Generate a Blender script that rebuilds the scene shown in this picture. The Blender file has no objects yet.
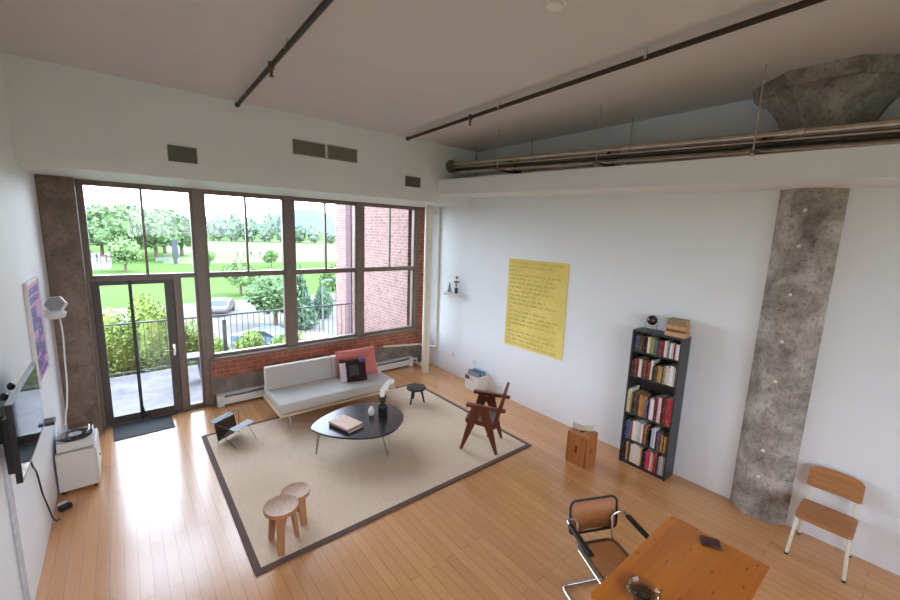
import bpy, bmesh, math, random
from mathutils import Vector, Matrix, noise
C = bpy.context.scene.collection
PI = math.pi
R = math.radians
rnd = random.Random(7)

# ------------------------------------------------------------------ materials
def lin(c):
    c = c / 255.0
    return c / 12.92 if c <= 0.04045 else ((c + 0.055) / 1.055) ** 2.4
def rgb(r, g, b): return (lin(r), lin(g), lin(b), 1.0)

class NT:
    def __init__(s, name):
        s.m = bpy.data.materials.new(name); s.m.use_nodes = True
        s.t = s.m.node_tree; s.t.nodes.clear()
        s.out = s.n('ShaderNodeOutputMaterial')
    def n(s, typ, **kw):
        nd = s.t.nodes.new(typ)
        for k, v in kw.items():
            if k in nd.inputs.keys(): s.put(nd.inputs[k], v)
            else: setattr(nd, k, v)
        return nd
    def put(s, sock, v):
        if hasattr(v, 'is_output') or isinstance(v, bpy.types.NodeSocket): s.t.links.new(v, sock)
        else: sock.default_value = v
    def coord(s, kind='Object', scale=(1, 1, 1), rot=(0, 0, 0), loc=(0, 0, 0)):
        if kind == 'World': src = s.n('ShaderNodeNewGeometry').outputs['Position']
        else: src = s.n('ShaderNodeTexCoord').outputs[kind]
        mp = s.n('ShaderNodeMapping'); s.t.links.new(src, mp.inputs['Vector'])
        mp.inputs['Scale'].default_value = scale; mp.inputs['Rotation'].default_value = rot; mp.inputs['Location'].default_value = loc
        return mp.outputs['Vector']
    def noise(s, vec, scale=5, detail=4, rough=.55, dist=0):
        nd = s.n('ShaderNodeTexNoise'); s.t.links.new(vec, nd.inputs['Vector'])
        nd.inputs['Scale'].default_value = scale; nd.inputs['Detail'].default_value = detail
        nd.inputs['Roughness'].default_value = rough; nd.inputs['Distortion'].default_value = dist
        return nd.outputs['Fac']
    def ramp(s, fac, stops):
        nd = s.n('ShaderNodeValToRGB'); s.t.links.new(fac, nd.inputs['Fac'])
        e = nd.color_ramp.elements
        while len(e) < len(stops): e.new(.5)
        for k, (p, c) in enumerate(stops): e[k].position = p; e[k].color = c
        return nd.outputs['Color']
    def mix(s, fac, a, b, mode='MIX'):
        nd = s.n('ShaderNodeMix', data_type='RGBA', blend_type=mode)
        s.put(nd.inputs['Factor'], fac); s.put(nd.inputs['A'] if False else nd.inputs[6], a); s.put(nd.inputs[7], b)
        return nd.outputs[2]
    def math(s, op, a, b=0.0, clamp=False):
        nd = s.n('ShaderNodeMath', operation=op, use_clamp=clamp)
        s.put(nd.inputs[0], a); s.put(nd.inputs[1], b)
        return nd.outputs[0]
    def sep(s, vec):
        nd = s.n('ShaderNodeSeparateXYZ'); s.t.links.new(vec, nd.inputs[0]); return nd.outputs
    def rect(s, px, py, x0, x1, y0, y1):
        a = s.math('MULTIPLY', s.math('GREATER_THAN', px, x0), s.math('LESS_THAN', px, x1))
        b = s.math('MULTIPLY', s.math('GREATER_THAN', py, y0), s.math('LESS_THAN', py, y1))
        return s.math('MULTIPLY', a, b)
    def bump(s, h, strength=.2, dist=.01):
        nd = s.n('ShaderNodeBump'); s.t.links.new(h, nd.inputs['Height'])
        nd.inputs['Strength'].default_value = strength; nd.inputs['Distance'].default_value = dist
        return nd.outputs['Normal']
    def bsdf(s, color, rough=.5, metal=0, normal=None, **kw):
        b = s.n('ShaderNodeBsdfPrincipled')
        s.put(b.inputs['Base Color'], color); s.put(b.inputs['Roughness'], rough); s.put(b.inputs['Metallic'], metal)
        for k, v in kw.items(): s.put(b.inputs[k.replace('_', ' ')], v)
        if normal is not None: s.t.links.new(normal, b.inputs['Normal'])
        s.t.links.new(b.outputs[0], s.out.inputs[0])
        return b

MATS = {}
def simple(name, col, rough=.5, metal=0, var=.10, scale=18, bump=.05, kind='Object', **kw):
    """procedural: base colour with a fine tonal variation and a light bump"""
    if name in MATS: return MATS[name]
    t = NT(name); v = t.coord(kind)
    f = t.noise(v, scale, 3)
    c2 = tuple(x * (1 - var) for x in col[:3]) + (1,); c1 = tuple(min(1, x * (1 + var)) for x in col[:3]) + (1,)
    c = t.ramp(f, [(.3, c2), (.7, c1)])
    t.bsdf(c, rough, metal, t.bump(f, bump, .004) if bump else None, **kw)
    MATS[name] = t.m
    return t.m

def wood(name, ca, cb, scale=1.0, rough=.4, axis=0, coat=0, knots=False):
    if name in MATS: return MATS[name]
    t = NT(name)
    sc = [22, 22, 22]; sc[axis] = 1.6
    v = t.coord('Object', tuple(k * scale for k in sc))
    f = t.noise(v, 1.3, 6, .6, .6)
    c = t.ramp(f, [(.28, ca), (.72, cb)])
    if knots:
        v2 = t.coord('Object', (3.0, 9, 9) if axis == 0 else (8, 3.4, 9))
        vo = t.n('ShaderNodeTexVoronoi', voronoi_dimensions='2D'); t.t.links.new(v2, vo.inputs['Vector']); vo.inputs['Scale'].default_value = .9
        k = t.ramp(vo.outputs['Distance'], [(.03, (1, 1, 1, 1)), (.085, (0, 0, 0, 1))])
        c = t.mix(t.math('MULTIPLY', k, .75), c, tuple(x * .25 for x in ca[:3]) + (1,))
        # glued boards
        xyz = t.sep(t.coord('Object'))
        bd = t.n('ShaderNodeTexWhiteNoise', noise_dimensions='1D')
        t.put(bd.inputs['W'], t.math('FLOOR', t.math('MULTIPLY', xyz[1 - axis], 7.5)))
        c = t.mix(.25, c, t.ramp(bd.outputs['Value'], [(0, tuple(x * .75 for x in ca[:3]) + (1,)), (1, tuple(min(1, x * 1.1) for x in cb[:3]) + (1,))]))
    t.bsdf(c, rough, 0, t.bump(f, .06, .003), Coat_Weight=coat, Coat_Roughness=.2)
    MATS[name] = t.m
    return t.m

def fabric(name, col, scale=260, rough=.9, var=.12):
    if name in MATS: return MATS[name]
    t = NT(name); v = t.coord('Object')
    w = t.n('ShaderNodeTexWave', wave_type='BANDS', bands_direction='DIAGONAL'); t.t.links.new(v, w.inputs['Vector']); w.inputs['Scale'].default_value = scale / 4
    w.inputs['Distortion'].default_value = 2
    f = t.noise(v, scale, 2)
    m = t.math('ADD', t.math('MULTIPLY', w.outputs['Fac'], .4), t.math('MULTIPLY', f, .6))
    c = t.ramp(m, [(.2, tuple(x * (1 - var) for x in col[:3]) + (1,)), (.8, tuple(min(1, x * (1 + var)) for x in col[:3]) + (1,))])
    t.bsdf(c, rough, 0, t.bump(m, .15, .002), Sheen_Weight=.15)
    MATS[name] = t.m
    return t.m

def brick(name, c1, c2, mortar, bw=.215, rh=.075, plane='XZ', parge=False, kind='World'):
    if name in MATS: return MATS[name]
    t = NT(name)
    xyz = t.sep(t.coord(kind))
    cmb = t.n('ShaderNodeCombineXYZ')
    t.t.links.new(xyz[0 if plane == 'XZ' else 1], cmb.inputs[0]); t.t.links.new(xyz[2], cmb.inputs[1])
    b = t.n('ShaderNodeTexBrick'); t.t.links.new(cmb.outputs[0], b.inputs['Vector'])
    b.inputs['Color1'].default_value = c1; b.inputs['Color2'].default_value = c2; b.inputs['Mortar'].default_value = mortar
    b.inputs['Scale'].default_value = 1; b.inputs['Mortar Size'].default_value = .007; b.inputs['Mortar Smooth'].default_value = .3
    b.inputs['Brick Width'].default_value = bw; b.inputs['Row Height'].default_value = rh; b.inputs['Bias'].default_value = -.1
    v = t.coord(kind); f = t.noise(v, 9, 5, .65)
    c = t.mix(.45, b.outputs['Color'], t.ramp(f, [(.3, tuple(x * .55 for x in c1[:3]) + (1,)), (.7, tuple(min(1, x * 1.35) for x in c2[:3]) + (1,))]))
    if parge:
        edge = t.math('ADD', xyz[2], t.math('MULTIPLY', t.math('SUBTRACT', t.noise(v, 3.5, 4), .5), .16))
        k = t.math('LESS_THAN', edge, .47)
        pc = t.ramp(t.noise(v, 6, 5), [(.3, rgb(108, 98, 92)), (.7, rgb(142, 130, 122))])
        c = t.mix(k, c, pc)
    t.bsdf(c, .85, 0, t.bump(t.math('SUBTRACT', t.math('MULTIPLY', f, .3), b.outputs['Fac']), .35, .012))
    MATS[name] = t.m
    return t.m

def concrete(name, ca, cb, cc, kind='World'):
    if name in MATS: return MATS[name]
    t = NT(name); v = t.coord(kind)
    f = t.noise(v, 2.6, 7, .68, .4); g = t.noise(v, 30, 5, .7)
    c = t.ramp(f, [(.3, ca), (.5, cb), (.68, cc)])
    c = t.mix(t.ramp(g, [(.52, (0, 0, 0, 1)), (.70, (.7, .7, .7, 1))]), c, tuple(x * .4 for x in ca[:3]) + (1,))
    vo = t.n('ShaderNodeTexVoronoi'); t.t.links.new(v, vo.inputs['Vector']); vo.inputs['Scale'].default_value = 28
    p = t.ramp(vo.outputs['Distance'], [(.08, (0, 0, 0, 1)), (.2, (1, 1, 1, 1))])
    t.bsdf(c, .88, 0, t.bump(t.math('ADD', g, t.math('MULTIPLY', p, .3)), .3, .01))
    MATS[name] = t.m
    return t.m

M_wall = simple('wall_paint', (.825, .855, .89, 1), .55, 0, .012, 3, .02, 'World')
M_ceil = simple('ceiling_paint', (.67, .65, .645, 1), .7, 0, .02, 3, .02, 'World')
M_white = simple('white_enamel', (.78, .77, .75, 1), .35, 0, .03, 10, .01)
M_cream = simple('cream_enamel', rgb(226, 220, 200), .35, 0, .03, 10, .01)
M_black = simple('black_metal', rgb(28, 28, 30), .4, 0, .1, 30, .02)
M_bronze = simple('bronze_frame', rgb(124, 108, 98), .4, .05, .05, 8, .01, 'World')
M_bronze_d = simple('dark_bronze_door', rgb(78, 68, 62), .4, .05, .05, 8, .01, 'World')
M_steel = simple('galvanised_steel', rgb(205, 194, 182), .26, .75, .14, 7, .02, 'World')
M_steel_d = simple('dull_dark_pipe', rgb(112, 104, 98), .45, .6, .12, 7, .02, 'World')
M_pipe_blk = simple('dark_iron_pipe', rgb(62, 52, 47), .5, .5, .15, 14, .02, 'World')
M_chrome = simple('chrome', rgb(205, 205, 205), .12, 1, .02, 5, 0)
M_wire = simple('brushed_rod', rgb(150, 145, 135), .3, 1, .05, 20, 0)
M_concrete = concrete('raw_concrete', rgb(98, 90, 85), rgb(160, 152, 145), rgb(200, 193, 186))
M_pil = concrete('brown_concrete', rgb(98, 85, 76), rgb(128, 113, 102), rgb(148, 132, 120))
M_balc = concrete('balcony_concrete', rgb(84, 81, 84), rgb(106, 103, 105), rgb(120, 117, 119))
M_brick_in = brick('interior_brick', rgb(138, 76, 58), rgb(176, 108, 84), rgb(178, 152, 136), parge=True)
M_brick_x = brick('facade_brick', rgb(150, 84, 70), rgb(178, 110, 92), rgb(188, 172, 160))
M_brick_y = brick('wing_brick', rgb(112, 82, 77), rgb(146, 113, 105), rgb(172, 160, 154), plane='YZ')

def floor_mat():
    t = NT('bamboo_floor')
    v = t.coord('World', (1, 1, 1), (0, 0, R(90)))
    b = t.n('ShaderNodeTexBrick', offset=.37, offset_frequency=2); t.t.links.new(v, b.inputs['Vector'])
    b.inputs['Scale'].default_value = 1; b.inputs['Brick Width'].default_value = 1.83; b.inputs['Row Height'].default_value = .0965
    b.inputs['Mortar Size'].default_value = .0024; b.inputs['Mortar Smooth'].default_value = .2; b.inputs['Bias'].default_value = 0
    b.inputs['Color1'].default_value = rgb(200, 139, 86); b.inputs['Color2'].default_value = rgb(217, 160, 107); b.inputs['Mortar'].default_value = rgb(110, 74, 46)
    g = t.noise(t.coord('World', (70, 2.2, 1)), 1.2, 5, .6)
    big = t.noise(t.coord('World'), .7, 3)
    c = t.mix(.30, b.outputs['Color'], t.ramp(g, [(.3, rgb(184, 122, 68)), (.7, rgb(224, 172, 120))]))
    c = t.mix(.18, c, t.ramp(big, [(.3, rgb(190, 128, 74)), (.7, rgb(224, 170, 120))]))
    rg = t.math('ADD', .17, t.math('MULTIPLY', g, .14))
    t.bsdf(c, rg, 0, t.bump(t.math('SUBTRACT', t.math('MULTIPLY', g, .12), b.outputs['Fac']), .10, .004), Specular_IOR_Level=.5, Coat_Weight=.5, Coat_Roughness=.2, Coat_IOR=1.5, Coat_Normal=t.bump(t.math('SUBTRACT', 0.0, b.outputs['Fac']), .35, .004))
    return t.m
M_floor = floor_mat()

def glass_mat(name='window_glass', tint=(.97, .98, .98, 1), spec=.5):
    t = NT(name)
    tr = t.n('ShaderNodeBsdfTransparent'); tr.inputs['Color'].default_value = tint
    gl = t.n('ShaderNodeBsdfGlossy'); gl.inputs['Roughness'].default_value = .03
    sm = t.noise(t.coord('World'), 2, 2)
    fr = t.n('ShaderNodeFresnel'); fr.inputs['IOR'].default_value = 1.45
    mx = t.n('ShaderNodeMixShader'); t.put(mx.inputs[0], t.math('MULTIPLY', fr.outputs[0], t.math('ADD', spec, t.math('MULTIPLY', sm, .05))))
    t.t.links.new(tr.outputs[0], mx.inputs[1]); t.t.links.new(gl.outputs[0], mx.inputs[2]); t.t.links.new(mx.outputs[0], t.out.inputs[0])
    return t.m
M_glass = glass_mat()
M_clear = glass_mat('clear_acrylic', (.97, .975, .98, 1), .25)

def cane_mat(name='woven_cane', cover_=.8, k=1.0):
    t = NT(name)
    v = t.coord('Object', (125, 125, 125))
    ck = t.n('ShaderNodeTexChecker'); t.t.links.new(v, ck.inputs['Vector']); ck.inputs['Scale'].default_value = 1
    n = t.noise(t.coord('Object'), 60, 3)
    c = t.mix(ck.outputs['Fac'], rgb(min(255, 190 * k), 122 * k, 66 * k), rgb(122 * k, 68 * k, 34 * k))
    c = t.mix(.3, c, t.ramp(n, [(.3, rgb(154 * k, 96 * k, 52 * k)), (.7, rgb(min(255, 204 * k), 142 * k, 88 * k))]))
    b = t.n('ShaderNodeBsdfPrincipled'); t.put(b.inputs['Base Color'], c); b.inputs['Roughness'].default_value = .6
    tr = t.n('ShaderNodeBsdfTransparent')
    mx = t.n('ShaderNodeMixShader'); mx.inputs[0].default_value = cover_
    t.t.links.new(tr.outputs[0], mx.inputs[1]); t.t.links.new(b.outputs[0], mx.inputs[2]); t.t.links.new(mx.outputs[0], t.out.inputs[0])
    return t.m
M_cane = cane_mat()
M_cane_seat = cane_mat('open_seat_cane', .5, 1.22)

# ------------------------------------------------------------------ mesh builder
class MB:
    def __init__(s): s.v = []; s.f = []; s.m = []
    def add(s, vs, fs, m=0, T=None):
        o = len(s.v)
        s.v += [(T @ Vector(p)) if T is not None else Vector(p) for p in vs]
        for f in fs: s.f.append(tuple(i + o for i in f)); s.m.append(m)
        return s
    def box(s, x0, x1, y0, y1, z0, z1, m=0, T=None):
        vs = [(x0, y0, z0), (x1, y0, z0), (x1, y1, z0), (x0, y1, z0), (x0, y0, z1), (x1, y0, z1), (x1, y1, z1), (x0, y1, z1)]
        return s.add(vs, [(0, 3, 2, 1), (4, 5, 6, 7), (0, 1, 5, 4), (1, 2, 6, 5), (2, 3, 7, 6), (3, 0, 4, 7)], m, T)
    def hexa(s, vs, m=0, T=None):
        return s.add(vs, [(0, 3, 2, 1), (4, 5, 6, 7), (0, 1, 5, 4), (1, 2, 6, 5), (2, 3, 7, 6), (3, 0, 4, 7)], m, T)
    def beam(s, a, b, wa, ha, wb=None, hb=None, up=(0, 0, 1), m=0):
        """tapered rectangular bar from a to b; w across, h along 'up'"""
        a = Vector(a); b = Vector(b); wb = wa if wb is None else wb; hb = ha if hb is None else hb
        d = (b - a).normalized(); u = Vector(up); r = d.cross(u).normalized(); u = r.cross(d).normalized()
        vs = []
        for p, w, h in ((a, wa, ha), (b, wb, hb)):
            vs += [p - r * w / 2 - u * h / 2, p + r * w / 2 - u * h / 2, p + r * w / 2 + u * h / 2, p - r * w / 2 + u * h / 2]
        return s.hexa(vs, m)
    def tube(s, pts, r, seg=8, m=0, closed=False):
        pts = [Vector(p) for p in pts]; n = len(pts); o = len(s.v)
        rr = r if isinstance(r, (list, tuple)) else [r] * n
        def tan(i):
            if closed: return (pts[(i + 1) % n] - pts[i - 1]).normalized()
            return (pts[min(i + 1, n - 1)] - pts[max(i - 1, 0)]).normalized()
        t = tan(0); up = Vector((0, 0, 1)) if abs(t.z) < .9 else Vector((1, 0, 0))
        nx = t.cross(up).normalized()
        for i in range(n):
            t = tan(i); nx = (nx - t * nx.dot(t)).normalized(); ny = t.cross(nx)
            for k in range(seg):
                a = 2 * PI * k / seg; s.v.append(pts[i] + (nx * math.cos(a) + ny * math.sin(a)) * rr[i])
        for i in range(n if closed else n - 1):
            j = (i + 1) % n
            for k in range(seg):
                l = (k + 1) % seg
                s.f.append((o + i * seg + k, o + i * seg + l, o + j * seg + l, o + j * seg + k)); s.m.append(m)
        if not closed:
            s.f.append(tuple(o + k for k in range(seg - 1, -1, -1))); s.m.append(m)
            s.f.append(tuple(o + (n - 1) * seg + k for k in range(seg))); s.m.append(m)
        return s
    def lathe(s, prof, c=(0, 0, 0), seg=24, m=0, T=None, a0=0):
        vs = []; fs = []; n = len(prof)
        for (r, z) in prof:
            for k in range(seg):
                a = a0 + 2 * PI * k / seg; vs.append((c[0] + r * math.cos(a), c[1] + r * math.sin(a), c[2] + z))
        for i in range(n - 1):
            for k in range(seg):
                l = (k + 1) % seg; fs.append((i * seg + k, i * seg + l, (i + 1) * seg + l, (i + 1) * seg + k))
        fs.append(tuple(range(seg - 1, -1, -1))); fs.append(tuple((n - 1) * seg + k for k in range(seg)))
        return s.add(vs, fs, m, T)
    def cyl(s, c, r, z0, z1, seg=20, m=0, T=None): return s.lathe([(r, z0), (r, z1)], c, seg, m, T)
    def sphere(s, c, r, seg=16, m=0, T=None, sc=(1, 1, 1)):
        rings = seg // 2; prof = []
        vs = []; fs = []
        for i in range(1, rings):
            th = PI * i / rings
            for k in range(seg):
                a = 2 * PI * k / seg
                vs.append((c[0] + r * sc[0] * math.sin(th) * math.cos(a), c[1] + r * sc[1] * math.sin(th) * math.sin(a), c[2] + r * sc[2] * math.cos(th)))
        top = len(vs); vs.append((c[0], c[1], c[2] + r * sc[2])); bot = len(vs); vs.append((c[0], c[1], c[2] - r * sc[2]))
        for i in range(rings - 2):
            for k in range(seg):
                l = (k + 1) % seg; fs.append((i * seg + k, (i + 1) * seg + k, (i + 1) * seg + l, i * seg + l))
        for k in range(seg):
            l = (k + 1) % seg; fs.append((top, k, l)); fs.append((bot, (rings - 2) * seg + l, (rings - 2) * seg + k))
        return s.add(vs, fs, m, T)
    def prism(s, poly, z0, z1, m=0, T=None):
        n = len(poly)
        vs = [(p[0], p[1], z0) for p in poly] + [(p[0], p[1], z1) for p in poly]
        fs = [tuple(range(n - 1, -1, -1)), tuple(range(n, 2 * n))] + [(i, (i + 1) % n, n + (i + 1) % n, n + i) for i in range(n)]
        return s.add(vs, fs, m, T)
    def build(s, name, mats, parent=None, loc=None, rotz=0, bevel=0, seg=2, angle=38, smooth=True, kind=None, label=None):
        if not isinstance(mats, (list, tuple)): mats = [mats]
        me = bpy.data.meshes.new(name); me.from_pydata([tuple(p) for p in s.v], [], s.f)
        for m in mats: me.materials.append(m)
        for p, mi in zip(me.polygons, s.m): p.material_index = mi
        bm = bmesh.new(); bm.from_mesh(me); bmesh.ops.recalc_face_normals(bm, faces=bm.faces)
        if smooth:
            for f in bm.faces: f.smooth = True
            for e in bm.edges:
                if len(e.link_faces) == 2 and e.calc_face_angle(0) > R(angle): e.smooth = False
        bm.to_mesh(me); bm.free()
        o = bpy.data.objects.new(name, me); C.objects.link(o)
        if parent is not None: o.parent = parent
        if loc is not None: o.location = loc
        o.rotation_euler = (0, 0, rotz)
        if bevel:
            b = o.modifiers.new('bevel', 'BEVEL'); b.width = bevel; b.segments = seg; b.limit_method = 'ANGLE'; b.angle_limit = R(35)
        if kind: o['kind'] = kind
        if label: o['label'] = label
        return o

def thing(name, label, cat, loc=(0, 0, 0), rotz=0, group=None):
    o = bpy.data.objects.new(name, None); C.objects.link(o); o.empty_display_size = .1
    o.location = loc; o.rotation_euler = (0, 0, rotz); o['label'] = label; o['category'] = cat
    if group: o['group'] = group
    return o
def tag(o, label, cat, group=None):
    o['label'] = label; o['category'] = cat
    if group: o['group'] = group
    return o
def struct(name, mb, mat, label=None, cat=None, **kw):
    o = mb.build(name, mat, kind='structure', **kw)
    if label: o['label'] = label
    if cat: o['category'] = cat
    return o
def copy_tree(o, parent=None):
    c = o.copy(); C.objects.link(c)
    if parent is not None: c.parent = parent
    for ch in [x for x in o.children]: copy_tree(ch, c)
    return c
def bez(pts, n=8, closed=False):
    """Catmull-Rom through the points"""
    pts = [Vector(p) for p in pts]; out = []; N = len(pts)
    for i in range(N if closed else N - 1):
        if closed: p0, p1, p2, p3 = pts[i - 1], pts[i], pts[(i + 1) % N], pts[(i + 2) % N]
        else: p0, p1, p2, p3 = pts[max(i - 1, 0)], pts[i], pts[i + 1], pts[min(i + 2, N - 1)]
        for k in range(n):
            t = k / n
            out.append(.5 * ((2 * p1) + (p2 - p0) * t + (2 * p0 - 5 * p1 + 4 * p2 - p3) * t * t + (3 * p1 - p0 - 3 * p2 + p3) * t ** 3))
    if not closed: out.append(pts[-1])
    return out
def fillet(pts, r, n=5):
    """polyline with rounded corners"""
    pts = [Vector(p) for p in pts]; out = [pts[0]]
    for i in range(1, len(pts) - 1):
        a, b, c = pts[i - 1], pts[i], pts[i + 1]
        da = (a - b); dc = (c - b); rr = min(r, da.length * .49, dc.length * .49)
        p = b + da.normalized() * rr; q = b + dc.normalized() * rr
        for k in range(n + 1):
            t = k / n; out.append(p * (1 - t) ** 2 + b * 2 * t * (1 - t) + q * t * t)
    out.append(pts[-1]); return out
def cushion(mb, w, h, t, m=0, n=18, T=None, pinch=.06, back=None):
    vs = []; fs = []
    for side in (1, -1):
        for i in range(n + 1):
            for j in range(n + 1):
                u = 2 * i / n - 1; v = 2 * j / n - 1
                x = u * w / 2 * (1 - pinch * (1 - abs(u)) * 0 - pinch * (1 - v * v) * abs(u) ** 3); y = v * h / 2 * (1 - pinch * (1 - u * u) * abs(v) ** 3)
                d = t / 2 * ((1 - u ** 4) * (1 - v ** 4)) ** .5 if abs(u) < 1 and abs(v) < 1 else 0
                vs.append((x, side * d, y))
    o = (n + 1) ** 2
    for s_ in (0, 1):
        for i in range(n):
            for j in range(n):
                a = s_ * o + i * (n + 1) + j; q = (a, a + n + 1, a + n + 2, a + 1)
                fs.append(q if s_ else q[::-1])
    mb.add(vs, fs[:n * n], m, T); mb.add([], [], m)
    base = len(mb.v) - len(vs)
    for f in fs[n * n:]: mb.f.append(tuple(i + base for i in f)); mb.m.append(m if back is None else back)

# ------------------------------------------------------------------ room shell
XL, XR, YW, YF, YB, ZC = -.75, 5.37, 7.47, 6.0, -3.2, 4.57
struct('floor', MB().box(XL - .15, XR + .3, YB - .15, 7.44, -.12, 0), M_floor, 'golden bamboo plank floor running towards the windows', 'floor')
struct('ceiling', MB().box(XL - .15, 5.7, YB - .15, YW + .2, ZC, ZC + .2), M_ceil, 'pale grey painted ceiling', 'ceiling')
struct('wall_left', MB().box(XL - .15, XL, YB - .15, YW + .2, -.12, ZC), M_wall, 'white painted wall with the television', 'wall')
w = MB(); w.box(XR, XR + .3, YB - .15, YW + .2, -.12, 3.9); w.box(5.52, 5.7, YB - .15, YW + .2, 3.9, ZC)
struct('wall_right', w, M_wall, 'long white wall with the yellow poster', 'wall')
w = MB(); w.box(XL, .2, YB - .15, YB, -.12, ZC).box(3.35, XR, YB - .15, YB, -.12, ZC).box(.2, 3.35, YB - .15, YB, -.12, .9).box(.2, 3.35, YB - .15, YB, 3.5, ZC)
struct('wall_back', w, M_wall)
# bulkhead over the windows, and the dropped box along the right wall
struct('trim_1', MB().box(XL, XR + .1, YF, YW + .05, 3.545, ZC), M_wall, 'deep white bulkhead above the windows', 'bulkhead')
zb = lambda y: 3.524 + .0275 * y
zt = lambda y: 3.765 + .031 * y
y0, y1 = YB, YF
struct('trim_2', MB().hexa([(4.58, y0, zb(y0)), (5.4, y0, zb(y0)), (5.4, y1, zb(y1)), (4.58, y1, zb(y1)),
                            (4.58, y0, zt(y0)), (5.4, y0, zt(y0)), (5.4, y1, zt(y1)), (4.58, y1, zt(y1))]), M_wall,
       'white dropped ledge below the steel pipes', 'soffit')
# brick: below the sill, beside the windows and the facade above
w = MB(); w.box(1.0, 5.16, 7.38, 7.66, -.3, .79); w.box(5.14, XR + .1, 7.40, 7.66, -.3, 3.6)
struct('wall_front', w, M_brick_in, 'low red brick wall under the windows with grey patched plaster', 'wall')
w = MB(); w.box(-4, 9, YW + .03, 7.72, 3.545, 9.0); w.box(-4, -.41, 7.5, 7.72, -4.5, 3.545); w.box(-4, 9, 7.45, 7.72, -4.5, -.13)
struct('wall_front_outside', w, M_brick_x)
struct('trim_3', MB().box(XL, -.415, 7.17, 7.6, 0, 3.545), M_pil, 'brown concrete pier left of the door', 'pier', bevel=.015)
struct('trim_4', MB().box(-.425, -.40, 7.20, 7.5, 0, 3.545).box(.985, 1.012, 7.36, 7.5, 0, .8), M_bronze)
struct('trim_5', MB().box(XL, XL + .02, 3.88, 3.95, 0, 2.1), simple('grey_trim', rgb(190, 192, 196), .5), bevel=.004)

# octagonal column with its flared capital
def octa(ap, x=5.47, y=.905):
    r = ap / math.cos(PI / 8); return [(x + r * math.cos(PI / 8 + k * PI / 4), y + r * math.sin(PI / 8 + k * PI / 4)) for k in range(8)]
w = MB(); prof = [(-.02, .26), (3.80, .26), (3.92, .27), (4.04, .295), (4.16, .335), (4.27, .39), (4.36, .46), (4.44, .535), (4.445, .575), (4.57, .60)]
vs = []; fs = []
for z, ap in prof: vs += [(p[0], p[1], z) for p in octa(ap)]
for i in range(len(prof) - 1):
    for k in range(8): fs.append((i * 8 + k, i * 8 + (k + 1) % 8, (i + 1) * 8 + (k + 1) % 8, (i + 1) * 8 + k))
w.add(vs, fs)
col = struct('column', w, M_concrete, 'grey octagonal concrete column rising to a flared capital', 'column', angle=25)
for z in (3.34, 2.99, 2.5, 2.01, 1.58, .80, .49):
    b = MB().lathe([(.016, 0), (.016, .006), (.009, .012)], seg=10, T=Matrix.Translation((5.21, .915, z)) @ Matrix.Rotation(-PI / 2, 4, 'Y'))
    b.build('plug', simple('white_filler', rgb(225, 220, 210), .8), col)

# ------------------------------------------------------------------ windows and door
def framebox(mb, x0, x1, z0, z1, wl, wr, wb, wt, ya, yb):
    mb.box(x0, x0 + wl, ya, yb, z0, z1); mb.box(x1 - wr, x1, ya, yb, z0, z1)
    mb.box(x0 + wl, x1 - wr, ya, yb, z0, z0 + wb); mb.box(x0 + wl, x1 - wr, ya, yb, z1 - wt, z1)
w = MB()
for a, b in ((-.415, -.36), (.90, 1.05), (2.27, 2.43), (3.655, 3.80), (5.06, 5.15)): w.box(a, b, 7.40, 7.55, (0 if a < .95 else .79), 3.55)
w.box(-.36, 5.06, 7.41, 7.55, 3.505, 3.55); w.box(1.0, 5.15, 7.34, 7.55, .785, .825)
struct('trim_6', w, M_bronze, 'bronze window mullions and sill', 'frame', bevel=.006)
def window(n, x0, x1, z0=.825, zm=2.205, z1=3.505, low=True, muntin=None):
    xm = muntin or (x0 + x1) / 2
    f = MB()
    framebox(f, x0, x1, zm - .0, z1, .03, .03, .045, .03, 7.42, 7.52)
    if low: framebox(f, x0, x1, z0, zm, .03, .03, .05, .045, 7.44, 7.54)
    o = struct('window_%d' % n, f, M_bronze, bevel=.004)
    MB().box(xm - .016, xm + .016, 7.44, 7.50, zm + .045, z1 - .03).build('muntin', M_bronze, o)
    MB().box(x0 + .02, x1 - .02, 7.466, 7.472, zm + .03, z1 - .02).build('pane', M_glass, o)
    if low: MB().box(x0 + .02, x1 - .02, 7.486, 7.492, z0 + .03, zm - .03).build('pane', M_glass, o)
    return o
window(1, -.36, .90, low=False, muntin=.285)
window(2, 1.05, 2.27); window(3, 2.43, 3.655, muntin=3.03); window(4, 3.80, 5.06)
# sidelight
f = MB(); framebox(f, .66, .90, .03, 2.205, .03, .03, .05, .03, 7.43, 7.52)
o = struct('window_5', f, M_bronze, bevel=.004); MB().box(.68, .88, 7.47, 7.476, .07, 2.18).build('pane', M_glass, o)
struct('trim_7', MB().box(.585, .66, 7.40, 7.55, 0, 2.205).box(-.36, .585, 7.40, 7.55, 2.165, 2.205).box(-.41, .95, 7.40, 7.6, -.03, .025), M_bronze, bevel=.004)
f = MB(); framebox(f, -.36, .585, .025, 2.165, .085, .115, .11, .06, 7.42, 7.50)
d = struct('door_1', f, M_bronze_d, 'dark bronze glazed balcony door', 'door', bevel=.005)
MB().box(-.28, .475, 7.457, 7.463, .12, 2.11).build('pane', M_glass, d)
h = MB().box(.515, .545, 7.405, 7.422, .96, 1.14).tube(fillet([(.53, 7.42, 1.06), (.53, 7.36, 1.06), (.42, 7.36, 1.06)], .02), .009)
h.build('handle', M_chrome, d)
s_ = MB().box(.045, .082, 7.385, 7.40, .03, 2.17); s_.box(.04, .06, 7.38, 7.385, .03, 2.1)
s_.build('screen_strip', M_black, d)
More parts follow.
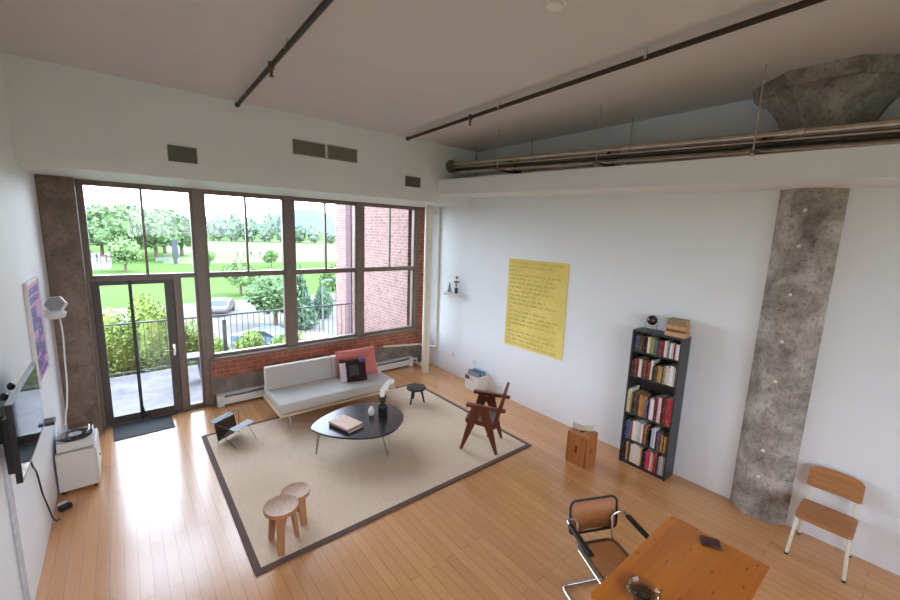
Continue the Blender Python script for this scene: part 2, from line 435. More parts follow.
# door screen hem trailing on the mat
t = MB().tube(bez([(.062, 7.385, .30), (.10, 7.36, .12), (.17, 7.33, .045), (.28, 7.325, .03), (.40, 7.32, .028), (.47, 7.36, .02), (.50, 7.39, .016)], 8), .011)
tag(t.build('screen_cord', M_black), 'black cord trailing from the door onto the mat', 'cord')
mat_ = MB().box(-.355, .355, -.265, .265, 0, .009)
tag(mat_.build('door_mat', fabric('charcoal_mat', rgb(38, 41, 46), 120), loc=(.065, 7.13, 0.0), rotz=R(1.5), bevel=.003), 'charcoal door mat on the floor inside the balcony door', 'mat')

# ------------------------------------------------------------------ radiator and pipes by the windows
t = thing('baseboard_heater', 'long white baseboard heater under the brick wall', 'heater', (3.0, 7.31, 0))
MB().hexa([(-1.93, -.06, .03), (1.93, -.06, .03), (1.93, -.045, .03), (-1.93, -.045, .03), (-1.93, -.06, .155), (1.93, -.06, .155), (1.93, -.045, .155), (-1.93, -.045, .155)]).build('front_panel', M_white, t, bevel=.004)
MB().box(-1.95, 1.95, .05, .066, .02, .2).box(-1.95, 1.95, -.01, .05, .19, .2).build('back_panel', M_white, t, bevel=.003)
fn = MB()
for k in range(96): fn.box(-1.9 + k * .04, -1.892 + k * .04, -.04, .048, .06, .15)
fn.build('fins', simple('grey_fins', rgb(110, 112, 112), .4, .6), t)
for s_ in (-1, 1):
    x = s_ * 1.95; MB().box(min(x, x - s_ * .1), max(x, x - s_ * .1), -.072, .066, 0, .205).build('end_cap', M_white, t, bevel=.008)
tag(MB().tube([(0, 0, 0), (0, 0, 3.545)], .083, 24).build('heating_riser', M_cream, loc=(4.94, 6.76, 0)), 'thick cream vertical pipe from floor to bulkhead by the window corner', 'pipe')
t = MB().tube(fillet([(4.2, 7.30, .55), (5.15, 7.28, .47), (5.30, 6.924, .47), (5.341, 6.924, .48), (5.341, 6.924, 3.545)], .04), .024, 10)
t.tube([(5.341, 6.924, .47), (5.341, 6.924, .40)], .024, 10)
tag(t.build('thin_riser', M_cream), 'thin cream pipe along the brick wall turning up in the corner', 'pipe')
t = MB().tube(fillet([(4.95, 7.29, .14), (5.08, 7.29, .14), (5.08, 7.29, .02), (5.3, 7.29, .02)], .03), .02, 10)
t.tube(fillet([(4.95, 7.27, .09), (5.02, 7.2, .08), (5.02, 6.98, .06), (5.02, 6.98, 0)], .03), .016, 10)
tag(t.build('heater_feed', M_white), 'short white feed pipes at the right end of the baseboard heater', 'pipe')

# ------------------------------------------------------------------ overhead pipes, sprinklers, vents
def pz(y): return 4.228 + .0482 * (y - 5.6)
def pipe(name, label, x, dz, r, mat, couplings=()):
    t = thing(name, label, 'pipe', (x, 0, 0))
    MB().tube([(0, 5.995, pz(5.995) + dz), (0, YB, pz(YB) + dz)], r, 18).build('pipe_run', mat, t)
    for y in couplings:
        MB().lathe([(r, -.06), (r + .008, -.055), (r + .008, .055), (r, .06)], seg=20, T=Matrix.Translation((0, y, pz(y) + dz)) @ Matrix.Rotation(PI / 2 - .048, 4, 'X')).build('coupling', mat, t)
    return t
t = pipe('steel_pipe', 'shiny steel pipe hung above the white ledge, topmost of the run', 4.85, 0, .038, M_steel, (5.1, 2.62, 1.0))
MB().lathe([(.038, 0), (.115, 0), (.115, .03), (.10, .04), (.038, .04)], seg=28, T=Matrix.Translation((0, 6.0, pz(6.0) - .03)) @ Matrix.Rotation(PI / 2, 4, 'X')).build('wall_flange', M_steel_d, t)
pipe('thin_pipe', 'thin steel conduit just under the shiny top pipe', 4.80, -.062, .010, M_steel)
pipe('dark_pipe', 'dull dark pipe behind the shiny pipe above the ledge', 5.0, -.05, .045, M_steel_d, (4.3, 1.5))
pipe('lower_pipe', 'lowest grey pipe lying just above the white ledge', 4.93, -.135, .036, M_steel, (4.25, 1.4))
for y, nm in ((4.5, 'farthest from the camera'), (2.83, 'middle one of the three'), (1.24, 'nearest the concrete column')):
    zz = pz(y) - .176
    t = thing('pipe_hanger', 'threaded rod hanger holding the ceiling pipes, ' + nm, 'hanger', (0, y, 0), 0, 'pipe hangers')
    MB().box(4.53, 5.36, -.02, .02, zz - .03, zz).build('strut', M_steel_d, t, bevel=.003)
    for x in (4.56, 5.33):
        MB().tube([(x, 0, zz - .055), (x, 0, ZC)], .007, 8).build('rod', M_steel, t)
        MB().cyl((x, 0, 0), .018, zz - .05, zz - .03, 6).build('nut', M_steel, t)
    MB().box(4.80, 4.90, -.03, .03, zz + .115, zz + .136).build('saddle', M_pipe_blk, t, bevel=.003)
    MB().box(4.96, 5.05, -.05, .05, zz, zz + .079).build('saddle', M_pipe_blk, t, bevel=.003)
def sprinkler(a, b, label, heads, rings):
    a = Vector(a); b = Vector(b)
    t = thing('sprinkler_pipe', label, 'pipe', a)
    d = b - a
    MB().tube([(0, 0, 0), d], .023, 12).build('pipe_run', M_pipe_blk, t)
    MB().cyl((0, 0, 0), .03, -.02, .02, 12, T=Matrix.Rotation(PI / 2, 4, 'X')).build('end_cap', M_pipe_blk, t)
    for y in heads:
        p = d * ((y - a.y) / d.y)
        h = MB().cyl(p, .03, -.03, .03, 10); h.cyl(p, .012, -.09, -.02, 8); h.cyl(p, .024, -.096, -.09, 12); h.cyl(p, .018, -.06, -.05, 8)
        h.build('sprinkler_head', simple('brass_head', rgb(120, 84, 60), .4, .6), t)
    for y in rings:
        p = d * ((y - a.y) / d.y)
        MB().lathe([(.027, -.012), (.027, .012)], p, 12, T=None).tube([p + Vector((0, 0, .0)), p + Vector((0, 0, ZC - a.z))], .006, 6).build('ring_hanger', simple('zinc', rgb(180, 178, 172), .4, .7), t)
sprinkler((1.27, 5.84, 4.495), (1.10, -1.0, 4.495), 'dark sprinkler pipe on the ceiling nearest the left wall', (4.25,), (3.75, 5.3))
sprinkler((3.76, 5.78, 4.495), (3.38, -.25, 4.495), 'dark sprinkler pipe on the ceiling nearest the steel pipes', (4.15,), (3.6, 1.8))
t = thing('smoke_detector', 'round white smoke detector on the ceiling', 'smoke detector', (2.40, 1.90, ZC))
MB().lathe([(.075, 0), (.075, -.012), (.066, -.03)], seg=28).build('base', M_white, t)
MB().lathe([(.055, -.028), (.05, -.045), (.02, -.052)], seg=28).build('sensor', M_white, t)
def vent(name, label, x0, x1, z0, z1, slats, mat, parts=1):
    t = thing(name, label, 'vent', ((x0 + x1) / 2, YF, (z0 + z1) / 2))
    w_ = (x1 - x0) / 2; h_ = (z1 - z0) / 2; fr = .012
    f = MB(); framebox(f, -w_, w_, -h_, h_, fr, fr, fr, fr, -.012, 0); f.build('frame', mat, t)
    MB().box(-w_ + fr, w_ - fr, -.003, 0, -h_ + fr, h_ - fr).build('backing', slats[1], t)
    n = slats[0]; hh = 2 * (h_ - fr)
    for k in range(n):
        z = -h_ + fr + (k + .5) * hh / n
        MB().hexa([(-w_ + fr, -.003, z + .004), (w_ - fr, -.003, z + .004), (w_ - fr, -.003, z + .0065), (-w_ + fr, -.003, z + .0065),
                   (-w_ + fr, -.010, z - .004), (w_ - fr, -.010, z - .004), (w_ - fr, -.010, z - .0015), (-w_ + fr, -.010, z - .0015)]).build('slat', mat, t)
    return t
M_vent = simple('grey_vent', rgb(128, 126, 122), .5, .3, .04)
M_ventw = simple('pale_vent', rgb(176, 168, 160), .5, .1, .04)
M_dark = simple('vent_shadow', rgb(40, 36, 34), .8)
vent('wall_vent', 'small grey vent in the bulkhead above the balcony door', .522, .82, 3.738, 3.925, (9, M_vent), M_vent)
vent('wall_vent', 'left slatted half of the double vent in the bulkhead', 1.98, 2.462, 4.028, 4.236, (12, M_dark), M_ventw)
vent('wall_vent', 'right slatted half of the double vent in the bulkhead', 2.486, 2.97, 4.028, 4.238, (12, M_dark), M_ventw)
vent('wall_vent', 'small grey vent in the bulkhead near the steel pipe flange', 3.86, 4.17, 3.77, 3.943, (8, M_vent), M_vent)

# ------------------------------------------------------------------ rug
t = thing('area_rug', 'large beige sisal rug with dark brown border on the wooden floor', 'rug', (2.54, 4.845, 0))
def rug_mat():
    t = NT('sisal'); v = t.coord('Object', (1, 1, 1))
    a = t.n('ShaderNodeTexWave', wave_type='BANDS', bands_direction='X'); t.t.links.new(v, a.inputs['Vector']); a.inputs['Scale'].default_value = 36; a.inputs['Distortion'].default_value = 1.2; a.inputs['Detail'].default_value = 3
    g = t.noise(t.coord('Object', (90, 4, 1)), 1.5, 4); big = t.noise(v, 1.1, 4)
    c = t.ramp(g, [(.25, rgb(208, 184, 156)), (.75, rgb(234, 210, 184))])
    c = t.mix(.2, c, t.ramp(big, [(.3, rgb(204, 178, 148)), (.7, rgb(238, 216, 190))]))
    t.bsdf(c, .95, 0, t.bump(t.math('ADD', a.outputs['Fac'], g), .12, .004)); return t.m
M_brown = fabric('brown_binding', rgb(92, 63, 52), 200)
MB().box(-1.795, 1.795, -1.43, 1.43, 0, .0145).build('field', rug_mat(), t, bevel=.003)
f = MB()
HX, HY, B_ = 1.855, 1.49, .062
f.prism([(-HX, -HY), (HX, -HY), (HX - B_, -HY + B_), (-HX + B_, -HY + B_)], 0, .014); f.prism([(HX, -HY), (HX, HY), (HX - B_, HY - B_), (HX - B_, -HY + B_)], 0, .014)
f.prism([(HX, HY), (-HX, HY), (-HX + B_, HY - B_), (HX - B_, HY - B_)], 0, .014); f.prism([(-HX, HY), (-HX, -HY), (-HX + B_, -HY + B_), (-HX + B_, HY - B_)], 0, .014)
f.build('border', M_brown, t, bevel=.003)
RZ = .015

# ------------------------------------------------------------------ daybed
M_sofa = fabric('oatmeal_wool', rgb(190, 183, 176), 300)
M_ply = wood('pale_maple', rgb(206, 176, 140), rgb(226, 200, 166), 1, .4, 0)
DL, DW = 1.96, .94
t = thing('daybed', 'pale grey upholstered daybed sofa under the windows', 'sofa', (2.60, 6.23, RZ), R(-.5))
MB().box(-DL / 2, DL / 2, -DW / 2, DW / 2, .225, .262).build('platform', M_ply, t, bevel=.006)
MB().box(-DL / 2 + .012, DL / 2 - .012, -DW / 2 + .012, DW / 2 - .02, .262, .415).build('mattress', M_sofa, t, bevel=.03, seg=4)
def bolster(x0, x1):
    b = MB().hexa([(x0, .23, .41), (x1, .23, .41), (x1, .44, .41), (x0, .44, .41), (x0, .33, .755), (x1, .33, .755), (x1, .445, .755), (x0, .445, .755)])
    b.build('back_cushion', M_sofa, t, bevel=.022, seg=4)
bolster(-DL / 2 + .015, .118); bolster(.122, DL / 2 - .42)
def hairpin(parent, x, y, top, dx, dy, spread, mat=M_wire, r=.0075):
    k_ = .062 / math.hypot(dx, dy); spread = k_
    px, py = -dy, dx
    pts = fillet([(x + px * spread, y + py * spread, top), (x + dx, y + dy, .006), (x - px * spread, y - py * spread, top)], .035, 6)
    MB().tube(pts, r, 8).build('leg', mat, parent)
for sx in (-1, 1):
    for sy in (-1, 1):
        k = math.hypot(1, 1); hairpin(t, sx * (DL / 2 - .22), sy * (DW / 2 - .12), .226, sx * .05, sy * .04, .9)
# rear legs reach the bare floor beyond the rug: they stand on its edge level
# cushions
def pillow_face():
    t = NT('patterned_wool'); p = t.sep(t.coord('Object'))
    n = t.math('MULTIPLY', t.math('SUBTRACT', t.noise(t.coord('Object'), 12, 3), .5), .05)
    px = t.math('ADD', p[0], n); pz_ = t.math('ADD', p[2], n)
    c = t.mix(t.rect(px, pz_, -.08, .08, -.10, .08), rgb(48, 24, 24), rgb(70, 68, 72))
    c = t.mix(t.rect(px, pz_, .10, .3, .12, .3), c, rgb(98, 92, 132))
    c = t.mix(t.rect(px, pz_, -.4, -.135, -.25, .13), c, rgb(206, 194, 196))
    c = t.mix(t.rect(px, pz_, -.14, .02, .16, .3), c, rgb(96, 34, 40))
    t.bsdf(c, .95, 0, t.bump(t.noise(t.coord('Object'), 200, 2), .2, .003)); return t.m
m = MB(); cushion(m, .74, .50, .15, n=20)
o = m.build('lumbar_pillow', fabric('coral_linen', rgb(208, 118, 106), 240)); o.matrix_world = Matrix.Translation((3.14, 6.385, .655)) @ Matrix.Rotation(R(-8), 4, 'Z') @ Matrix.Rotation(R(-22), 4, 'X') @ Matrix.Rotation(R(-2), 4, 'Y')
tag(o, 'large coral pink cushion leaning at the right end of the grey daybed', 'cushion')
m = MB(); cushion(m, .47, .42, .15, n=20, m=0, back=1)
o = m.build('throw_pillow', [fabric('grey_backing', rgb(170, 160, 152), 240), pillow_face()]); o.matrix_world = Matrix.Translation((2.96, 6.165, .605)) @ Matrix.Rotation(R(-14), 4, 'Z') @ Matrix.Rotation(R(-24), 4, 'X')
tag(o, 'dark maroon patterned cushion with grey square, in front of the pink cushion', 'cushion')

# ------------------------------------------------------------------ coffee table with its things
pts = [(1.78, 4.98), (2.02, 5.17), (2.41, 5.29), (2.75, 5.22), (2.98, 5.0), (3.025, 4.78), (2.93, 4.50), (2.66, 4.27), (2.40, 4.225), (2.14, 4.34), (1.92, 4.55), (1.79, 4.78)]
cx, cy = 2.4, 4.75
poly = [(p.x, p.y) for p in bez([(x - cx, y - cy, 0) for x, y in pts], 6, True)]
t = thing('coffee_table', 'black rounded triangular coffee table on hairpin legs, centre of the rug', 'table', (cx, cy, RZ))
M_lac = simple('black_lacquer', rgb(34, 36, 40), .22, 0, .06, 8, .01)
MB().prism(poly, .36, .385).build('table_top', M_lac, t, bevel=.005)
for x, y, dx, dy in ((-.55, .12, -.05, .01), (.14, -.42, .01, -.05), (.36, .30, .04, .04)):
    hairpin(t, x, y, .361, dx, dy, 1.0 * .9)
TZ = RZ + .385
ang = math.atan2(-.374, .1)
def book_flat(name, label, c, ang, L, W, H, mat, page=None):
    m = MB().box(-L / 2, L / 2, -W / 2, W / 2, 0, .003).box(-L / 2, L / 2, -W / 2, W / 2, H - .003, H).box(-L / 2, L / 2, -W / 2, -W / 2 + .004, .003, H - .003)
    m.box(-L / 2 + .004, L / 2 - .004, -W / 2 + .004, W / 2 - .005, .003, H - .003, 1)
    o = m.build(name, [mat, page or M_page], loc=c, rotz=ang); return tag(o, label, 'book')
M_page = simple('paper', rgb(222, 212, 194), .9, 0, .06, 120, .05)
book_flat('art_book', 'black book under the pink one on the coffee table', (2.165, 4.727, TZ), ang, .385, .265, .026, simple('black_cloth', rgb(34, 28, 28), .7))
book_flat('art_book', 'large pale pink book lying on the coffee table', (2.16, 4.735, TZ + .026), ang + .02, .38, .262, .03, simple('pink_cover', rgb(212, 176, 156), .5), simple('tan_pages', rgb(186, 140, 108), .9))
m = MB().lathe([(.018, 0), (.034, .01), (.046, .04), (.047, .065), (.036, .105), (.018, .132), (.009, .14)], seg=24)
tag(m.build('bud_vase', simple('white_ceramic', rgb(226, 222, 216), .35), loc=(2.585, 4.81, TZ)), 'small white egg-shaped vase on the coffee table', 'vase')
t = thing('potted_orchid', 'white orchid in a black cylindrical pot on the coffee table', 'plant', (2.735, 4.755, TZ))
MB().lathe([(.068, 0), (.07, .005), (.07, .125), (.063, .125), (.06, .105), (.01, .105)], seg=28).build('pot', simple('black_pot', rgb(26, 26, 27), .45), t)
M_leaf = simple('orchid_leaf', rgb(52, 74, 38), .4, 0, .25, 20, .05)
lv = MB()
for k in range(6):
    a = k * 1.05 + .4; L = .17; 
    d = Vector((math.cos(a), math.sin(a), 0)); s_ = Vector((-math.sin(a), math.cos(a), 0)); row = []
    for i in range(7):
        q = i / 6; c = d * (L * .45 * q) + Vector((0, 0, .105 + .30 * q - .12 * q * q)); w_ = .026 * math.sin(PI * (.12 + .86 * q))
        row.append((c - s_ * w_, c + Vector((0, 0, -.006)), c + s_ * w_))
    vs = [p for r_ in row for p in r_]; fs = []
    for i in range(6):
        for j in (0, 1): fs.append((i * 3 + j, i * 3 + j + 1, i * 3 + j + 4, i * 3 + j + 3))
    lv.add(vs, fs)
lv.build('leaves', M_leaf, t)
stem = bez([(0, 0, .1), (-.02, .0, .24), (-.01, -.005, .33), (.04, -.02, .43), (.10, -.05, .50)], 6)
MB().tube(stem, .004, 6).build('stem', simple('orchid_stem', rgb(90, 104, 60), .5), t)
fl = MB()
for k in range(11):
    p = stem[10 + int(k * 1.3)] + Vector((rnd.uniform(-.02, .02), rnd.uniform(-.03, .01), rnd.uniform(-.01, .02)))
    n = Vector((rnd.uniform(-.6, .3), -1, rnd.uniform(0, .8))).normalized(); u = n.cross(Vector((0, 0, 1))).normalized(); v = u.cross(n)
    for j in range(5):
        a = j * 2 * PI / 5 + .3; e = u * math.cos(a) + v * math.sin(a); g = n.cross(e)
        fl.add([p, p + e * .022 + g * .018 + n * .004, p + e * .042 + n * .0, p + e * .022 - g * .018 + n * .004], [(0, 1, 2), (0, 2, 3)])
    fl.sphere(p + n * .006, .005, 6, 1)
fl.build('flowers', [simple('orchid_petal', rgb(244, 242, 240), .6, 0, .03), simple('orchid_lip', rgb(210, 190, 120), .6)], t)

# ------------------------------------------------------------------ stools
t = thing('round_stool', 'low black three-legged round stool beside the daybed', 'stool', (3.865, 5.545, RZ))
M_blk_w = wood('ebonised_wood', rgb(30, 29, 28), rgb(46, 44, 42), 1, .5)
MB().lathe([(.02, .235), (.13, .235), (.165, .25), (.173, .268), (.165, .287), (.13, .287), (.02, .28)], seg=32).build('seat', M_blk_w, t)
for a in (195, 315, 75):
    a = R(a); d = Vector((math.cos(a), math.sin(a), 0))
    MB().tube([d * .09 + Vector((0, 0, .24)), d * .15 + Vector((0, 0, .0))], [.022, .014], 10).build('leg', M_blk_w, t)
M_oak = wood('oiled_oak', rgb(150, 100, 62), rgb(182, 130, 88), 1, .5, 2)
M_oaktop = wood('pale_oak_seat', rgb(196, 172, 150), rgb(220, 198, 176), .8, .4, 0)
def dish_stool(label, x, y, r, h, rot, legs):
    t = thing('wooden_stool', label, 'stool', (x, y, RZ), R(rot), 'dished wooden stools')
    MB().lathe([(.03, h - .055), (r * .84, h - .055), (r * .96, h - .04), (r, h - .012), (r * .97, h), (r * .93, h - .002)], seg=40).build('seat_rim', M_oak, t)
    MB().lathe([(r * .95, h - .004), (r * .8, h - .014), (r * .5, h - .024), (.01, h - .027), (.01, h - .04), (r * .9, h - .04)], seg=40).build('seat_dish', M_oaktop, t)
    for a in legs:
        T = Matrix.Rotation(R(a), 4, 'Z')
        ri, ro = r * .62, r * .80
        MB().beam(T @ Vector((ri, 0, h - .05)), T @ Vector((ro + .02, 0, 0)),   .078, .04, .058, .034, up=T @ Vector((1, 0, .1))).build('leg', M_oak, t, bevel=.008, seg=3)
dish_stool('dished round wooden stool at the rug corner, taller and in front', .982, 3.585, .158, .41, 0, (-111, 6, 117))
dish_stool('dished round wooden stool half hidden behind the taller one', 1.195, 3.83, .143, .335, 0, (-75, 60, 180))

# ------------------------------------------------------------------ magazine rack
t = thing('magazine_rack', 'black metal V-shaped magazine rack on thin legs by the daybed', 'magazine rack', (1.02, 5.98, RZ))
def mesh_metal():
    t = NT('perforated_metal')
    v = t.coord('Object'); vo = t.n('ShaderNodeTexVoronoi'); t.t.links.new(v, vo.inputs['Vector']); vo.inputs['Scale'].default_value = 260
    b = t.n('ShaderNodeBsdfPrincipled'); b.inputs['Base Color'].default_value = rgb(34, 36, 36); b.inputs['Roughness'].default_value = .4; b.inputs['Metallic'].default_value = .5
    tr = t.n('ShaderNodeBsdfTransparent'); mx = t.n('ShaderNodeMixShader')
    k = t.math('GREATER_THAN', vo.outputs['Distance'], .42)
    t.put(mx.inputs[0], k); t.t.links.new(tr.outputs[0], mx.inputs[1]); t.t.links.new(b.outputs[0], mx.inputs[2]); t.t.links.new(mx.outputs[0], t.out.inputs[0]); return t.m
M_mesh = mesh_metal()
# V trough runs along a line from lower left-front to upper right-back in plan
A = Vector((-.18, -.02, .03)); Bv = Vector((.10, .16, .03))           # bottom fold ends
ax = (Bv - A).normalized(); sd = Vector((ax.y, -ax.x, 0))              # towards the room's right/front
def sheet(mb, a, b, c, d, th=.003):
    a, b, c, d = map(Vector, (a, b, c, d)); n = (b - a).cross(d - a).normalized() * th
    mb.hexa([a, b, c, d, a + n, b + n, c + n, d + n])
up = Vector((0, 0, 1))
lt = [A - sd * .055 + up * .25, Bv - sd * .055 + up * .25]; rt = [A + sd * .20 + up * .22, Bv + sd * .20 + up * .22]
m = MB(); sheet(m, A, Bv, lt[1], lt[0]); m.build('rear_panel', M_mesh, t)
m = MB(); sheet(m, lt[0], lt[1], lt[1] - sd * .10 + up * .015, lt[0] - sd * .10 + up * .015); m.build('rear_flange', M_black, t)
m = MB(); sheet(m, A, Bv, rt[1], rt[0]); m.build('front_panel', M_black, t)
m = MB(); sheet(m, rt[0], rt[1], rt[1] + sd * .12 - up * .01, rt[0] + sd * .12 - up * .01); m.build('front_flange', M_black, t)
m = MB(); sheet(m, lt[0], A, A + (rt[0] - A) * .98, lt[0] + (rt[0] - lt[0]) * .5); m.build('end_web', M_mesh, t)
for p, q in ((A + (rt[0] - A) * .45, (-.02, -.30, 0)), (Bv + (rt[1] - Bv) * .8, (.27, -.17, 0)), (Bv - sd * .02 + up * .05, (.12, .15, 0)), (A, (-.19, -.03, 0))):
    MB().tube([p, q], .004, 6).build('leg', M_black, t)
MB().tube([lt[0] + ax * .12, lt[0] + ax * .32 + up * .05, Bv + sd * .03 + up * .33, Bv + sd * .03 + up * .1], .004, 6).build('wire_handle', M_black, t)

# ------------------------------------------------------------------ teak armchair
M_teak = wood('dark_teak', rgb(78, 34, 18), rgb(112, 54, 30), 1, .38, 2)
M_teak_seat = fabric('grey_brown_cane', rgb(104, 90, 80), 160)
t = thing('armchair', 'dark teak armchair with A-shaped legs and cane seat on the rug', 'chair', (3.84, 3.825, RZ), math.atan2(.58, .815))
for s_ in (-1, 1):
    x = s_ * .245
    MB().beam((x, .045, .635), (x, .25, 0), .044, .15, .03, .036, up=(0, 1, 0)).build('leg', M_teak, t, bevel=.004)
    MB().beam((x, -.045, .635), (x, -.25, 0), .044, .15, .03, .036, up=(0, 1, 0)).build('leg', M_teak, t, bevel=.004)
    MB().beam((x, .195, .672), (x, -.345, .648), .07, .046, .055, .04).build('armrest', M_teak, t, bevel=.006)
    MB().beam((x * .86, -.20, .40), (x * .86, -.315, .885), .036, .062, .03, .036, up=(0, 1, 0)).build('back_post', M_teak, t, bevel=.004)
MB().beam((-.25, .18, .435), (.25, .18, .435), .045, .062).beam((-.25, -.2, .39), (.25, -.2, .39), .04, .055).beam((-.235, .18, .435), (-.235, -.2, .39), .03, .055).beam((.235, .18, .435), (.235, -.2, .39), .03, .055).build('seat_frame', M_teak, t, bevel=.004)
MB().hexa([(-.22, .16, .445), (.22, .16, .445), (.22, -.18, .40), (-.22, -.18, .40), (-.22, .16, .465), (.22, .16, .465), (.22, -.18, .42), (-.22, -.18, .42)]).build('seat', M_teak_seat, t)
MB().beam((-.21, -.31, .87), (.21, -.31, .87), .03, .04).beam((-.21, -.256, .63), (.21, -.256, .63), .03, .035).build('back_frame', M_teak, t, bevel=.004)
MB().hexa([(-.2, -.252, .64), (.2, -.252, .64), (.2, -.264, .64), (-.2, -.264, .64), (-.2, -.302, .86), (.2, -.302, .86), (.2, -.314, .86), (-.2, -.314, .86)]).build('back_panel', M_teak_seat, t)
MB().beam((-.245, -.12, .25), (.245, -.12, .25), .025, .035).build('stretcher', M_teak, t, bevel=.003)

# ------------------------------------------------------------------ wooden crate stool and its newspaper
M_crate = wood('chestnut_crate', rgb(154, 94, 48), rgb(190, 122, 68), .7, .45, 2)
t = thing('crate_stool', 'reddish wooden box stool with hand slots by the white wall', 'stool', (4.625, 2.705, 0), R(1))
m = MB(); a, hgt, th = .14, .435, .02
for zr in (0, 1):
    # top and bottom boards; the top one has a slot
    z0 = hgt - th if zr else 0; z1 = z0 + th
    if zr:
        m.box(-a, a, -a, -.014, z0, z1).box(-a, a, .014, a, z0, z1).box(-a, -.05, -.014, .014, z0, z1).box(.05, a, -.014, .014, z0, z1)
    else: m.box(-a, a, -a, a, z0, z1)
    m.build('board', M_crate, t); m = MB()
def slotted(T):
    m = MB(); z0, z1 = th, hgt - th
    m.box(-a, -.014, 0, th, z0, z1, 0, T).box(.014, a, 0, th, z0, z1, 0, T).box(-.014, .014, 0, th, z0, .17, 0, T).box(-.014, .014, 0, th, .27, z1, 0, T); return m
for k, an in enumerate((0, 90, 180, 270)):
    T = Matrix.Rotation(R(an), 4, 'Z') @ Matrix.Translation((0, -a, 0))
    m = slotted(T) if an in (0, 270, 180) else MB().box(-a, a, 0, th, th, hgt - th, 0, T)
    m.build('side_board', M_crate, t)

m = MB(); vs = []; fs = []; nx = 10
for s_ in (0, 1):
    for i in range(nx + 1):
        for j in (0, 1):
            u = i / nx - .5; vs.append((u * .27, (j - .5) * .15, (.012 if s_ else .001) + .028 * abs(u * 2) ** 2.2 * (1 if j else .55) * (1 if s_ else .9)))
o_ = 2 * (nx + 1)
for i in range(nx):
    b = 2 * i; fs += [(b, b + 2, b + 3, b + 1), (o_ + b, o_ + b + 1, o_ + b + 3, o_ + b + 2), (b, o_ + b, o_ + b + 2, b + 2), (b + 1, b + 3, o_ + b + 3, o_ + b + 1)]
fs += [(0, 1, o_ + 1, o_), (2 * nx, o_ + 2 * nx, o_ + 2 * nx + 1, 2 * nx + 1)]
m.add(vs, fs)
tag(m.build('open_magazine', simple('magazine_paper', rgb(206, 190, 168), .6, 0, .12, 30), loc=(4.70, 2.755, .436), rotz=R(-62)), 'open magazine lying on top of the wooden box stool', 'magazine')

# ------------------------------------------------------------------ bookcase and books
M_case = simple('black_laminate', rgb(52, 51, 53), .4, 0, .08, 12, .01)
SX0, SX1, SY0, SY1, SH = 5.085, 5.345, 1.80, 2.405, 1.85
t = thing('bookcase', 'tall narrow black bookcase full of books against the white wall', 'bookcase', (SX0, SY0, 0))
D_, W_ = SX1 - SX0, SY1 - SY0
levels = [.045, .36, .72, 1.24, 1.58]
for y in (0, W_ - .02): MB().box(0, D_, y, y + .02, 0, SH).build('side_panel', M_case, t, bevel=.002)
MB().box(0, D_, .02, W_ - .02, SH - .025, SH).build('top_panel', M_case, t, bevel=.002)
MB().box(D_ - .006, D_, .02, W_ - .02, .045, SH - .025).build('back_panel', M_case, t)
for z in levels: MB().box(.004, D_ - .006, .02, W_ - .02, z - .02, z).build('shelf', M_case, t, bevel=.002)
MB().box(.015, .03, .02, W_ - .02, 0, .025).build('plinth', M_case, t)
COL = dict(navy=(30, 40, 74), blue=(66, 90, 130), brown=(84, 58, 44), black=(30, 28, 30), cream=(224, 214, 184), olive=(146, 138, 92), yellow=(204, 190, 134),
           green=(70, 110, 90), teal=(72, 120, 124), purple=(96, 78, 110), maroon=(104, 34, 44), white=(226, 222, 216), pink=(216, 178, 176), grey=(150, 150, 150),
           red=(164, 40, 44), rust=(132, 62, 44), gold=(176, 130, 66), tan=(190, 158, 118), orange=(172, 108, 64), magenta=(196, 44, 96), silver=(190, 188, 186),
           darkbrown=(60, 40, 34), sky=(164, 180, 200))
NAMES = dict(navy='navy blue', sky='pale blue', darkbrown='dark brown', gold='golden brown', rust='rust brown')
bookmats = {}
def cover(cn):
    if cn not in bookmats:
        c = rgb(*COL[cn]); tt = NT('cover_' + cn)
        xyz = tt.sep(tt.coord('Object'))
        k = tt.noise(tt.coord('Object', (8, 60, 26)), 1.2, 2, .5)
        lum = sum(c[:3]) / 3
        ink = tuple(min(1, x * .35) for x in c[:3]) + (1,) if lum > .25 else tuple(min(1, x + .35) for x in c[:3]) + (1,)
        # a lettering-like block in the middle of the spine, illegible at this size
        band = tt.math('MULTIPLY', tt.math('GREATER_THAN', k, .60), tt.math('GREATER_THAN', tt.math('SINE', tt.math('MULTIPLY', xyz[2], 38)), -.2))
        cc = tt.mix(tt.math('MULTIPLY', band, .7), c, ink)
        tt.bsdf(cc, .5, 0, tt.bump(k, .03, .002)); bookmats[cn] = tt.m
    return bookmats[cn]
ORD = ['first', 'second', 'third', 'fourth', 'fifth', 'sixth', 'seventh', 'eighth', 'ninth', 'tenth', 'eleventh', 'twelfth', 'thirteenth', 'fourteenth', 'fifteenth', 'sixteenth', 'seventeenth', 'eighteenth', 'nineteenth', 'twentieth', 'twenty-first', 'twenty-second', 'twenty-third']
